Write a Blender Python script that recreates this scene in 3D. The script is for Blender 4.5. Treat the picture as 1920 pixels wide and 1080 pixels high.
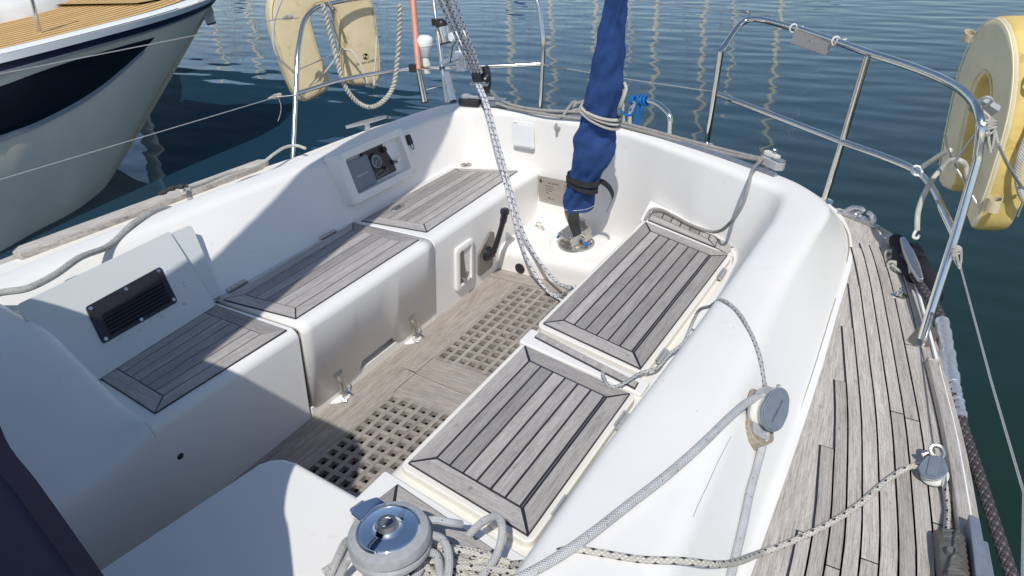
import bpy, bmesh, math, random
from mathutils import Vector, Matrix
from mathutils.noise import noise as mnoise
random.seed(7)
for o in list(bpy.data.objects): bpy.data.objects.remove(o)
SC = bpy.context.scene; COL = SC.collection
# ---------------------------------------------------------------- camera, sky, sun, exposure
cam_d = bpy.data.cameras.new('camera'); cam = bpy.data.objects.new('camera', cam_d); COL.objects.link(cam)
cam_d.sensor_width = 36; cam_d.lens = 1387/1920*36; cam_d.clip_start = 0.02; cam_d.clip_end = 3000
# camera axes in world: right, image-down, forward
CR = Vector((0.85516128, 0.51538581, -0.05546755)); CD = Vector((0.21025181, -0.44267679, -0.87168311)); CF = Vector((-0.4738073, 0.73376749, -0.48692085))
M = Matrix((CR, -CD, -CF)).transposed().to_4x4(); M.translation = Vector((0, 0, 1.70))
cam.matrix_world = M
SC.camera = cam
SC.view_settings.view_transform = 'Standard'; SC.view_settings.look = 'None'
SC.view_settings.exposure = 0.0; SC.view_settings.gamma = 1
SUN = Vector((0.37, -0.72, 1.0)).normalized()
elev = math.asin(SUN.z); az = math.atan2(SUN.x, SUN.y)
w = bpy.data.worlds.new('World'); SC.world = w; w.use_nodes = True
nt = w.node_tree; bg = nt.nodes['Background']
sky = nt.nodes.new('ShaderNodeTexSky'); sky.sky_type = 'NISHITA'; sky.sun_disc = False
sky.sun_elevation = elev; sky.sun_rotation = az; sky.air_density = 1.0; sky.dust_density = 0.6; sky.ozone_density = 1.2
nt.links.new(sky.outputs[0], bg.inputs[0]); bg.inputs[1].default_value = 0.13
sl = bpy.data.lights.new('sun', 'SUN'); sl.energy = 3.75; sl.angle = math.radians(0.55); sl.color = (1, 0.97, 0.92)
so = bpy.data.objects.new('sun', sl); COL.objects.link(so); so.rotation_euler = SUN.to_track_quat('Z', 'Y').to_euler()

# ---------------------------------------------------------------- materials
MATS = {}
def nmat(name):
    m = bpy.data.materials.new(name); m.use_nodes = True
    nt = m.node_tree; b = nt.nodes['Principled BSDF']
    MATS[name] = m
    return m, nt, b
def N(nt, t, **k):
    n = nt.nodes.new(t)
    for a, v in k.items():
        if a.startswith('i_'):
            key = a[2:]; key = int(key) if key.isdigit() else key.replace('_', ' ')
            n.inputs[key].default_value = v
        else: setattr(n, a, v)
    return n
def mth(nt, op, a, b=None):
    n = nt.nodes.new('ShaderNodeMath'); n.operation = op
    for i, v in enumerate((a, b)):
        if v is None: continue
        if isinstance(v, (int, float)): n.inputs[i].default_value = v
        else: nt.links.new(v, n.inputs[i])
    return n.outputs[0]
def ramp(nt, fac, stops):
    r = nt.nodes.new('ShaderNodeValToRGB'); e = r.color_ramp.elements
    while len(e) < len(stops): e.new(0.5)
    for i, (p, c) in enumerate(stops):
        e[i].position = p; e[i].color = (*c, 1) if len(c) == 3 else c
    nt.links.new(fac, r.inputs[0]); return r.outputs[0]
def mix(nt, fac, a, b, mode='MIX'):
    n = nt.nodes.new('ShaderNodeMix'); n.data_type = 'RGBA'; n.blend_type = mode
    for i, v in ((0, fac), (6, a), (7, b)):
        if isinstance(v, (int, float)): n.inputs[i].default_value = v
        elif isinstance(v, tuple): n.inputs[i].default_value = (*v, 1) if len(v) == 3 else v
        else: nt.links.new(v, n.inputs[i])
    return n.outputs[2]
def noise(nt, vec, scale, detail=4, rough=0.6):
    n = N(nt, 'ShaderNodeTexNoise', i_Scale=scale, i_Detail=detail, i_Roughness=rough)
    if vec is not None: nt.links.new(vec, n.inputs['Vector'])
    return n.outputs[0]
def bump(nt, h, b, strength=0.3, dist=0.002):
    n = N(nt, 'ShaderNodeBump', i_Strength=strength, i_Distance=dist)
    nt.links.new(h, n.inputs['Height']); nt.links.new(n.outputs[0], b.inputs['Normal']); return n
def objco(nt): return N(nt, 'ShaderNodeTexCoord').outputs['Object']
def geoco(nt): return N(nt, 'ShaderNodeNewGeometry').outputs['Position']
def uvco(nt): return N(nt, 'ShaderNodeTexCoord').outputs['UV']
def plain(name, col, rough=0.5, metal=0.0, var=0.12, scale=40, bmp=0.05, coat=0):
    m, nt, b = nmat(name)
    b.inputs['Roughness'].default_value = rough; b.inputs['Metallic'].default_value = metal
    b.inputs['Coat Weight'].default_value = coat
    co = geoco(nt); f = noise(nt, co, scale, 5)
    lo = tuple(c*(1-var) for c in col); hi = tuple(min(1, c*(1+var)) for c in col)
    nt.links.new(ramp(nt, f, [(0.3, lo), (0.7, hi)]), b.inputs['Base Color'])
    r2 = mth(nt, 'ADD', mth(nt, 'MULTIPLY', noise(nt, co, scale*0.4, 3), 0.25*rough+0.02), rough*0.85)
    nt.links.new(r2, b.inputs['Roughness'])
    if bmp: bump(nt, noise(nt, co, scale*6, 3), b, bmp, 0.001)
    return m
def gelcoat(name, col, rough=0.22):
    m, nt, b = nmat(name); co = geoco(nt)
    big = noise(nt, co, 3.0, 5); fine = noise(nt, co, 90, 3)
    c = ramp(nt, big, [(0.3, tuple(x*0.955 for x in col)), (0.7, col)])
    # scuffs and small marks of wear
    mp = N(nt, 'ShaderNodeMapping'); mp.inputs['Scale'].default_value = (1, 1, 2.4); mp.inputs['Rotation'].default_value = (0.4, 0.9, 0.5); nt.links.new(co, mp.inputs[0])
    v = N(nt, 'ShaderNodeTexVoronoi', i_Scale=22.0, i_Randomness=1.0); nt.links.new(mp.outputs[0], v.inputs['Vector'])
    wn = noise(nt, co, 160, 2)
    spot = mth(nt, 'LESS_THAN', mth(nt, 'ADD', v.outputs['Distance'], mth(nt, 'MULTIPLY', wn, 0.09)), 0.085)
    gate = mth(nt, 'GREATER_THAN', noise(nt, co, 5.5, 2), 0.52)
    f = mth(nt, 'MULTIPLY', mth(nt, 'MULTIPLY', spot, gate), 0.7)
    c = mix(nt, f, c, (0.30, 0.29, 0.27))
    grime = mth(nt, 'MULTIPLY', mth(nt, 'GREATER_THAN', noise(nt, co, 14, 8, 0.75), 0.645), 0.15)
    c = mix(nt, grime, c, (0.42, 0.38, 0.32))
    nt.links.new(c, b.inputs['Base Color'])
    nt.links.new(mth(nt, 'ADD', mth(nt, 'MULTIPLY', big, 0.25), rough), b.inputs['Roughness'])
    bump(nt, mth(nt, 'ADD', noise(nt, co, 2.2, 3), mth(nt, 'MULTIPLY', fine, 0.02)), b, 0.25, 0.006)
    return m
def teak(name, dark, light, warm, plank_var=0.22, speck=0.5):
    m, nt, b = nmat(name); uv = uvco(nt)
    isl = N(nt, 'ShaderNodeNewGeometry').outputs['Random Per Island']
    off = N(nt, 'ShaderNodeCombineXYZ'); nt.links.new(mth(nt, 'MULTIPLY', isl, 37.0), off.inputs[0]); nt.links.new(mth(nt, 'MULTIPLY', isl, 91.0), off.inputs[2])
    add = N(nt, 'ShaderNodeVectorMath', operation='ADD'); nt.links.new(uv, add.inputs[0]); nt.links.new(off.outputs[0], add.inputs[1])
    def mp(sx, sy):
        k = N(nt, 'ShaderNodeMapping'); k.inputs['Scale'].default_value = (sx, sy, 1); nt.links.new(add.outputs[0], k.inputs[0]); return k.outputs[0]
    g1 = noise(nt, mp(14, 420), 1.0, 4, 0.7)
    g2 = noise(nt, mp(70, 650), 1.0, 3, 0.7)
    g3 = noise(nt, mp(5, 45), 1.0, 5, 0.65)
    bl = noise(nt, mp(9, 14), 1.0, 6, 0.7)
    fine = mth(nt, 'ADD', mth(nt, 'MULTIPLY', g1, 0.5), mth(nt, 'ADD', mth(nt, 'MULTIPLY', g2, 0.25), mth(nt, 'MULTIPLY', g3, 0.25)))
    fk = mth(nt, 'GREATER_THAN', noise(nt, mp(130, 900), 1.0, 2, 0.5), 0.62)
    c = ramp(nt, fine, [(0.36, dark), (0.47, tuple((a+b_)/2 for a, b_ in zip(dark, light))), (0.585, light)])
    c = mix(nt, mth(nt, 'MULTIPLY', fk, 0.42), c, dark)
    c = mix(nt, mth(nt, 'MULTIPLY', bl, 0.55), c, mix(nt, 0.5, c, warm))
    stain = mth(nt, 'GREATER_THAN', noise(nt, mp(16, 28), 1.0, 5, 0.6), 0.69)
    c = mix(nt, mth(nt, 'MULTIPLY', stain, 0.28), c, tuple(x*0.5 for x in dark))
    br = mth(nt, 'ADD', mth(nt, 'MULTIPLY', isl, plank_var*2), 1-plank_var)
    hs = N(nt, 'ShaderNodeHueSaturation'); nt.links.new(c, hs.inputs['Color']); nt.links.new(br, hs.inputs['Value'])
    nt.links.new(hs.outputs[0], b.inputs['Base Color'])
    b.inputs['Roughness'].default_value = 0.72; b.inputs['Specular IOR Level'].default_value = 0.3
    bump(nt, fine, b, 0.55, 0.0022)
    return m
def rope_mat(name, base, fleck, r, n=4, mm=3, K=6, amount=1.0, dirty=0.25, groove=0.30):
    """braided sheath: diamond cells around the tube, coloured tracer cells on a lattice"""
    m, nt, b = nmat(name); uv = uvco(nt)
    s = N(nt, 'ShaderNodeSeparateXYZ'); nt.links.new(uv, s.inputs[0])
    pitch = 2*math.pi*r/K
    u = mth(nt, 'DIVIDE', s.outputs[0], pitch); v = mth(nt, 'MULTIPLY', s.outputs[1], float(K))
    a = mth(nt, 'ADD', u, v); c = mth(nt, 'SUBTRACT', u, v)
    fa, fc = mth(nt, 'FLOOR', a), mth(nt, 'FLOOR', c)
    ta = mth(nt, 'LESS_THAN', mth(nt, 'FLOORED_MODULO', fa, float(n)), 0.5)
    tc = mth(nt, 'LESS_THAN', mth(nt, 'FLOORED_MODULO', fc, float(mm)), 0.5)
    t = mth(nt, 'MULTIPLY', mth(nt, 'MULTIPLY', ta, tc), amount)
    sa = mth(nt, 'ABSOLUTE', mth(nt, 'SINE', mth(nt, 'MULTIPLY', a, math.pi))); sc = mth(nt, 'ABSOLUTE', mth(nt, 'SINE', mth(nt, 'MULTIPLY', c, math.pi)))
    h = mth(nt, 'POWER', mth(nt, 'MULTIPLY', sa, sc), 0.5)
    gn = noise(nt, geoco(nt), 35, 4)
    bc = ramp(nt, gn, [(0.3, tuple(x*(1-dirty) for x in base)), (0.65, base)])
    bc = mix(nt, mth(nt, 'MULTIPLY', mth(nt, 'SUBTRACT', 1.0, h), groove), bc, tuple(x*0.35 for x in base))
    nt.links.new(mix(nt, t, bc, fleck), b.inputs['Base Color'])
    b.inputs['Roughness'].default_value = 0.8; b.inputs['Specular IOR Level'].default_value = 0.2
    bump(nt, h, b, 0.8, r*0.35)
    return m
def fabric(name, col, var=0.3, rough=0.85, weave=900, dirt=None, dscale=7):
    m, nt, b = nmat(name); co = geoco(nt)
    f = noise(nt, co, 9, 6, 0.65)
    c = ramp(nt, f, [(0.3, tuple(x*(1-var) for x in col)), (0.7, tuple(min(1, x*(1+var*0.6)) for x in col))])
    if dirt:
        d = noise(nt, co, dscale, 8, 0.7)
        c = mix(nt, mth(nt, 'MULTIPLY', ramp(nt, d, [(0.56, (0, 0, 0)), (0.66, (1, 1, 1))]), 0.6), c, dirt)
    nt.links.new(c, b.inputs['Base Color'])
    b.inputs['Roughness'].default_value = rough; b.inputs['Specular IOR Level'].default_value = 0.25
    bump(nt, mth(nt, 'ADD', noise(nt, co, weave, 2), mth(nt, 'MULTIPLY', noise(nt, co, 14, 5, 0.6), 2.2)), b, 0.35, 0.004)
    return m
gel = gelcoat('gelcoat_white', (0.80, 0.780, 0.742))
gel2 = gelcoat('gelcoat_offwhite', (0.60, 0.62, 0.61), 0.4)
gel_warm = gelcoat('gelcoat_cream', (0.80, 0.765, 0.69))
tk = teak('weathered_teak', (0.165, 0.157, 0.155), (0.45, 0.425, 0.40), (0.33, 0.275, 0.235))
tk_deck = teak('weathered_deck_teak', (0.185, 0.170, 0.152), (0.58, 0.545, 0.50), (0.38, 0.31, 0.235), 0.16)
tk_sole = teak('sole_teak', (0.12, 0.104, 0.09), (0.42, 0.38, 0.34), (0.32, 0.255, 0.20), 0.14)
tk_new = teak('golden_teak', (0.42, 0.25, 0.09), (0.72, 0.47, 0.20), (0.7, 0.42, 0.15), 0.08)
caulk = plain('black_caulking', (0.022, 0.024, 0.034), 0.55)
steel = plain('polished_steel', (0.72, 0.695, 0.65), 0.15, 1.0, 0.05, 60, 0.02)
steel_dull = plain('dull_steel', (0.55, 0.52, 0.48), 0.34, 1.0, 0.18, 90, 0.15)
chrome = plain('chrome', (0.85, 0.86, 0.88), 0.045, 1.0, 0.02, 30, 0)
alu = plain('aluminium_fitting', (0.50, 0.51, 0.53), 0.38, 0.85, 0.12, 60, 0.1)
blk = plain('black_plastic', (0.018, 0.018, 0.021), 0.35, 0, 0.3, 50)
blk_soft = plain('black_rubber', (0.022, 0.022, 0.024), 0.65, 0, 0.3, 50)
gry = plain('grey_plastic', (0.165, 0.195, 0.235), 0.42, 0, 0.12, 70, 0.1)
gry_lt = plain('pale_grey_plastic', (0.34, 0.35, 0.36), 0.45, 0, 0.12, 60, 0.1)
gry_brown = plain('grey_brown_plate', (0.20, 0.18, 0.155), 0.45, 0.2, 0.15, 60, 0.1)
wht = plain('white_plastic', (0.78, 0.79, 0.80), 0.3, 0, 0.04, 30)
wht_off = plain('aged_white_plastic', (0.62, 0.62, 0.56), 0.4, 0, 0.1, 60)
orange = plain('salmon_tube', (0.55, 0.24, 0.16), 0.5, 0, 0.12, 20)
plate_m = plain('engraved_plate', (0.40, 0.36, 0.32), 0.4, 0.5, 0.14, 120, 0.2)
ink = plain('dark_ink', (0.02, 0.02, 0.02), 0.6, 0, 0.1, 50, 0)
ink_w = plain('white_print', (0.55, 0.6, 0.64), 0.5, 0, 0.1, 50, 0)
blue_chip = plain('blue_enamel', (0.02, 0.12, 0.38), 0.35, 0, 0.2, 60)
pine = teak('weathered_block_wood', (0.14, 0.115, 0.09), (0.44, 0.38, 0.31), (0.34, 0.26, 0.18), 0.1)
navy = fabric('blue_canvas', (0.034, 0.085, 0.26), 0.30)
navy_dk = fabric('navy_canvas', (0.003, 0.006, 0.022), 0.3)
cream = fabric('cream_buoy_cover', (0.66, 0.555, 0.35), 0.10, 0.6, 500, (0.40, 0.27, 0.11), 6)
cream_lt = fabric('pale_buoy_cover', (0.86, 0.76, 0.52), 0.07, 0.6, 500)
yellow = fabric('yellow_buoy_cover', (0.76, 0.56, 0.19), 0.18, 0.6, 500, (0.33, 0.20, 0.06), 11)
tape = plain('silver_tape', (0.62, 0.64, 0.67), 0.28, 0.75, 0.15, 90, 0.6)
R_SHEET, R_LINE, R_MAIN, R_MOOR = 0.0085, 0.0062, 0.0071, 0.0135
rp_sheet = rope_mat('rope_grey_braid', (0.66, 0.66, 0.66), (0.14, 0.15, 0.17), R_SHEET, 9, 7, 10, 0.6, 0.2, 0.13)
rp_fleck = rope_mat('rope_black_fleck', (0.60, 0.57, 0.50), (0.02, 0.02, 0.02), R_LINE, 3, 3, 4, 1)
rp_pile = rope_mat('rope_pile_fleck', (0.62, 0.60, 0.54), (0.03, 0.03, 0.03), 0.0070, 4, 3, 5, 1, 0.15, 0.15)
rp_main = rope_mat('rope_blue_fleck', (0.70, 0.71, 0.72), (0.02, 0.04, 0.13), R_MAIN, 2, 3, 4, 1)
rp_green = rope_mat('rope_teal_fleck', (0.52, 0.54, 0.53), (0.03, 0.07, 0.11), 0.0048, 3, 3, 5, 1)
rp_old = rope_mat('rope_aged_grey', (0.42, 0.40, 0.37), (0.20, 0.19, 0.17), 0.007, 5, 4, 6, 0.6)
rp_moor = rope_mat('rope_dark_braid', (0.075, 0.07, 0.075), (0.20, 0.17, 0.18), R_MOOR, 2, 2, 8, 0.8)
rp_white = rope_mat('rope_white', (0.66, 0.64, 0.58), (0.5, 0.48, 0.42), 0.008, 3, 3, 6, 0.3)
rp_blue = rope_mat('rope_bright_blue', (0.012, 0.16, 0.52), (0.05, 0.3, 0.7), 0.006, 3, 3, 6, 0.5)
wire = plain('steel_wire', (0.55, 0.53, 0.50), 0.4, 0.7, 0.15, 200, 0.2)

# ---------------------------------------------------------------- mesh helpers
WL = {}
class MB:
    def __init__(s): s.V = []; s.F = []; s.U = []
    def face(s, idx, uv=None): s.F.append(tuple(idx)); s.U.append(uv)
    def grid(s, rows, closed_u=False, closed_v=False, uvs=None, flip=False):
        b = len(s.V); n = len(rows); m = len(rows[0])
        for r in rows: s.V += [Vector(p) for p in r]
        for i in range(n if closed_u else n-1):
            for j in range(m if closed_v else m-1):
                i2, j2 = (i+1) % n, (j+1) % m
                f = [b+i*m+j, b+i2*m+j, b+i2*m+j2, b+i*m+j2]
                uv = None
                if uvs: uv = [uvs(i, j), uvs(i+1, j), uvs(i+1, j+1), uvs(i, j+1)]
                if flip: f = f[::-1]; uv = uv[::-1] if uv else None
                s.face(f, uv)
        return s
    def box(s, c, size, mat=None):
        x, y, z = (v/2 for v in size); b = len(s.V)
        for dx, dy, dz in ((-1,-1,-1),(1,-1,-1),(1,1,-1),(-1,1,-1),(-1,-1,1),(1,-1,1),(1,1,1),(-1,1,1)):
            p = Vector((dx*x, dy*y, dz*z))
            if mat: p = mat @ p
            s.V.append(p + Vector(c))
        for f in ((0,3,2,1),(4,5,6,7),(0,1,5,4),(1,2,6,5),(2,3,7,6),(3,0,4,7)): s.face([b+i for i in f])
        return s
    def prism(s, poly, z0, z1, mat=None, uvdir=None):
        """poly: list of (x,y); extruded in z; mat maps local to target"""
        b = len(s.V); n = len(poly)
        a = sum(poly[i][0]*poly[(i+1) % n][1]-poly[(i+1) % n][0]*poly[i][1] for i in range(n))
        if a < 0: poly = list(poly)[::-1]
        for z in (z0, z1):
            for p in poly:
                v = Vector((p[0], p[1], z)); s.V.append(mat @ v if mat else v)
        def uv(p):
            if uvdir is None: return (p[0], p[1])
            d = Vector(uvdir).normalized(); return (p[0]*d.x+p[1]*d.y, -p[0]*d.y+p[1]*d.x)
        U = [uv(p) for p in poly]
        s.face([b+i for i in range(n)][::-1], U[::-1]); s.face([b+n+i for i in range(n)], U)
        for i in range(n):
            j = (i+1) % n
            u0, u1 = U[i], U[j]
            s.face([b+i, b+j, b+n+j, b+n+i], [u0, u1, (u1[0]+0.003, u1[1]+0.01), (u0[0]+0.003, u0[1]+0.01)])
        return s
    def tube(s, pts, r, seg=10, closed=False, cap=True, twist=0, flat=1.0, up0=None):
        pts = [Vector(p) for p in pts]
        q = [pts[0]]
        for p in pts[1:]:
            if (p-q[-1]).length > 1e-5: q.append(p)
        pts = q; n = len(pts); b = len(s.V)
        rr = r if isinstance(r, (list, tuple)) else [r]*n
        T = []
        for i in range(n):
            if closed: t = pts[(i+1) % n]-pts[i-1]
            else: t = pts[min(i+1, n-1)]-pts[max(i-1, 0)]
            T.append(t.normalized())
        up = Vector(up0) if up0 else (Vector((0, 0, 1)) if abs(T[0].z) < 0.9 else Vector((1, 0, 0)))
        nrm = (up-T[0]*up.dot(T[0])).normalized(); L = 0; Ls = []
        for i in range(n):
            if i:
                nrm = nrm-T[i]*nrm.dot(T[i])
                nrm = nrm.normalized() if nrm.length > 1e-6 else T[i].orthogonal().normalized()
                L += (pts[i]-pts[i-1]).length
            Ls.append(L); bi = T[i].cross(nrm)
            for j in range(seg):
                a = 2*math.pi*j/seg + twist*L
                s.V.append(pts[i]+nrm*math.cos(a)*rr[min(i, len(rr)-1)]*flat+bi*math.sin(a)*rr[min(i, len(rr)-1)])
        if closed: Ls.append(L+(pts[0]-pts[-1]).length)
        for i in range(n if closed else n-1):
            i2 = (i+1) % n
            for j in range(seg):
                j2 = (j+1) % seg
                s.face([b+i*seg+j, b+i*seg+j2, b+i2*seg+j2, b+i2*seg+j],
                       [(Ls[i], j/seg), (Ls[i], (j+1)/seg), (Ls[i+1], (j+1)/seg), (Ls[i+1], j/seg)])
        if cap and not closed:
            s.face([b+j for j in range(seg)][::-1]); s.face([b+(n-1)*seg+j for j in range(seg)])
        return s
    def lathe(s, prof, seg=32, mat=None, mod=None):
        """prof: (radius, z) from bottom to top"""
        rows = []
        for r, z in prof:
            row = []
            for j in range(seg):
                a = 2*math.pi*j/seg; rr = r*(mod(j, r, z) if mod else 1)
                v = Vector((rr*math.cos(a), rr*math.sin(a), z)); row.append(mat @ v if mat else v)
            rows.append(row)
        b = len(s.V)
        s.grid(rows, closed_v=True, flip=True)
        if prof[0][0] > 1e-5: s.face([b+j for j in range(seg)][::-1])
        if prof[-1][0] > 1e-5: s.face([b+(len(prof)-1)*seg+j for j in range(seg)])
        return s
    def cyl(s, p0, p1, r, seg=16, r2=None): return s.tube([p0, p1], [r, r if r2 is None else r2], seg)
    def xf(s, mat):
        s.V = [mat @ v for v in s.V]; return s
def build(name, mb, mat, parent=None, bevel=0, seg=2, sub=0, sharp=35, local=False, solid=0, flat=False):
    me = bpy.data.meshes.new(name)
    off = Vector((0, 0, 0)) if (local or parent is None) else WL.get(parent.name, Vector((0, 0, 0)))
    me.from_pydata([v-off for v in mb.V], [], mb.F)
    if any(u for u in mb.U):
        uvl = me.uv_layers.new(name='UVMap'); k = 0
        for f, u in zip(mb.F, mb.U):
            for i in range(len(f)):
                uvl.data[k].uv = u[i] if u else (mb.V[f[i]].x, mb.V[f[i]].y); k += 1
    me.validate(); me.update()
    bm = bmesh.new(); bm.from_mesh(me)
    bmesh.ops.remove_doubles(bm, verts=bm.verts, dist=1e-6)
    lim = math.radians(sharp)
    for f in bm.faces: f.smooth = not flat
    for e in bm.edges:
        e.smooth = not (len(e.link_faces) == 2 and e.calc_face_angle(0) > lim) 
    bm.to_mesh(me); bm.free()
    o = bpy.data.objects.new(name, me); COL.objects.link(o)
    for mm in (mat if isinstance(mat, (list, tuple)) else [mat]): me.materials.append(mm)
    if parent is not None: o.parent = parent; WL[o.name] = off
    if solid: sm = o.modifiers.new('solid', 'SOLIDIFY'); sm.thickness = solid
    if bevel:
        bv = o.modifiers.new('bevel', 'BEVEL'); bv.width = bevel; bv.segments = seg; bv.limit_method = 'ANGLE'; bv.angle_limit = math.radians(40); bv.harden_normals = True
    if sub:
        sb = o.modifiers.new('sub', 'SUBSURF'); sb.levels = sub; sb.render_levels = sub
    return o
def tag(o, label, cat=None, group=None):
    if label: o['label'] = label
    if cat: o['category'] = cat
    if group: o['group'] = group
    return o
def struct(o): o['kind'] = 'structure'; return o
def thing(name, label, cat, loc=(0, 0, 0), group=None):
    o = bpy.data.objects.new(name, None); COL.objects.link(o); o.empty_display_size = 0.05
    o.location = loc; WL[o.name] = Vector(loc); tag(o, label, cat, group); return o
def copy_tree(o, loc, rot=None, label=None, group=None, scale=None):
    r = o.copy(); COL.objects.link(r); r.location = loc
    if rot is not None: r.rotation_euler = rot
    if scale is not None: r.scale = scale
    if label: r['label'] = label
    if group: r['group'] = group
    for ch in list(o.children):
        c = ch.copy(); COL.objects.link(c); c.parent = r
        for g in list(ch.children):
            d = g.copy(); COL.objects.link(d); d.parent = c
    return r
def frame(o, z, x=None):
    """matrix with local z along z and local x near x"""
    z = Vector(z).normalized(); x = Vector(x) if x is not None else (Vector((1, 0, 0)) if abs(z.x) < 0.9 else Vector((0, 1, 0)))
    x = (x-z*x.dot(z)).normalized(); y = z.cross(x)
    m = Matrix((x, y, z)).transposed().to_4x4(); m.translation = Vector(o); return m
def cr(pts, n=8, closed=False):
    """Catmull-Rom through pts (centripetal-ish)"""
    P_ = [Vector(p) for p in pts]; out = []
    m = len(P_)
    rng = range(m) if closed else range(m-1)
    for i in rng:
        p1, p2 = P_[i], P_[(i+1) % m]
        p0 = P_[(i-1) % m] if (closed or i > 0) else p1*2-p2
        p3 = P_[(i+2) % m] if (closed or i+2 < m) else p2*2-p1
        d = (p2-p1).length
        t1 = (p2-p0)/max(1e-6, ((p1-p0).length+d))*d; t2 = (p3-p1)/max(1e-6, (d+(p3-p2).length))*d
        for k in range(n):
            t = k/n; t2_, t3 = t*t, t*t*t
            out.append(p1*(2*t3-3*t2_+1)+t1*(t3-2*t2_+t)+p2*(-2*t3+3*t2_)+t2*(t3-t2_))
    if not closed: out.append(P_[-1])
    return out
def fil(pts, r, n=8):
    """polyline with rounded corners"""
    P_ = [Vector(p) for p in pts]; out = [P_[0]]
    for i in range(1, len(P_)-1):
        a, b, c = P_[i-1], P_[i], P_[i+1]
        ra = r[i-1] if isinstance(r, (list, tuple)) else r
        d1, d2 = (a-b), (c-b); l = min(ra, d1.length*0.49, d2.length*0.49)
        s_, e = b+d1.normalized()*l, b+d2.normalized()*l
        for k in range(n+1):
            t = k/n; out.append(s_*(1-t)**2+b*2*t*(1-t)+e*t*t)
    out.append(P_[-1]); return out
def rrect(pts, r, n=5):
    """round the corners of a planar polygon given as (x,y)"""
    P_ = [Vector((p[0], p[1], 0)) for p in pts]; out = []; m = len(P_)
    for i in range(m):
        a, b, c = P_[i-1], P_[i], P_[(i+1) % m]
        d1, d2 = a-b, c-b; l = min(r, d1.length*0.49, d2.length*0.49)
        s_, e = b+d1.normalized()*l, b+d2.normalized()*l
        for k in range(n+1):
            t = k/n; q = s_*(1-t)**2+b*2*t*(1-t)+e*t*t; out.append((q.x, q.y))
    return out
def text_mb(txt, size, mat, thick=0.0006, align='CENTER'):
    cu = bpy.data.curves.new('t', 'FONT'); cu.body = txt; cu.size = size; cu.extrude = thick; cu.align_x = align; cu.align_y = 'CENTER'; cu.resolution_u = 2
    ob = bpy.data.objects.new('t', cu); COL.objects.link(ob)
    dg = bpy.context.evaluated_depsgraph_get(); me = bpy.data.meshes.new_from_object(ob.evaluated_get(dg))
    mb = MB(); mb.V = [mat @ v.co for v in me.vertices]
    for p in me.polygons: mb.face(list(p.vertices))
    bpy.data.objects.remove(ob); bpy.data.curves.remove(cu); bpy.data.meshes.remove(me)
    return mb

# ================================================================ THE YACHT
yacht = thing('sailing_yacht', 'white sailing yacht whose open cockpit with grey weathered teak benches fills the picture', 'sailing yacht', (-1.36, 1.2, -0.55))
def ext_y(mb, prof, y0, y1, cap=True, ny=1):
    """extrude an (x,z) profile between two y values (numbers or functions of x)"""
    f0 = y0 if callable(y0) else (lambda x: y0); f1 = y1 if callable(y1) else (lambda x: y1)
    rows = []
    for k in range(ny+1):
        t = k/ny; rows.append([Vector((x, f0(x)*(1-t)+f1(x)*t, z)) for x, z in prof])
    b = len(mb.V); mb.grid(rows, closed_v=True)
    n = len(prof)
    if cap: mb.face([b+i for i in range(n)]); mb.face([b+ny*n+i for i in range(n)][::-1])
    return mb
def arc2(cx, cz, r, a0, a1, n=6):
    return [(cx+r*math.cos(math.radians(a0+(a1-a0)*k/n)), cz+r*math.sin(math.radians(a0+(a1-a0)*k/n))) for k in range(n+1)]
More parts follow.
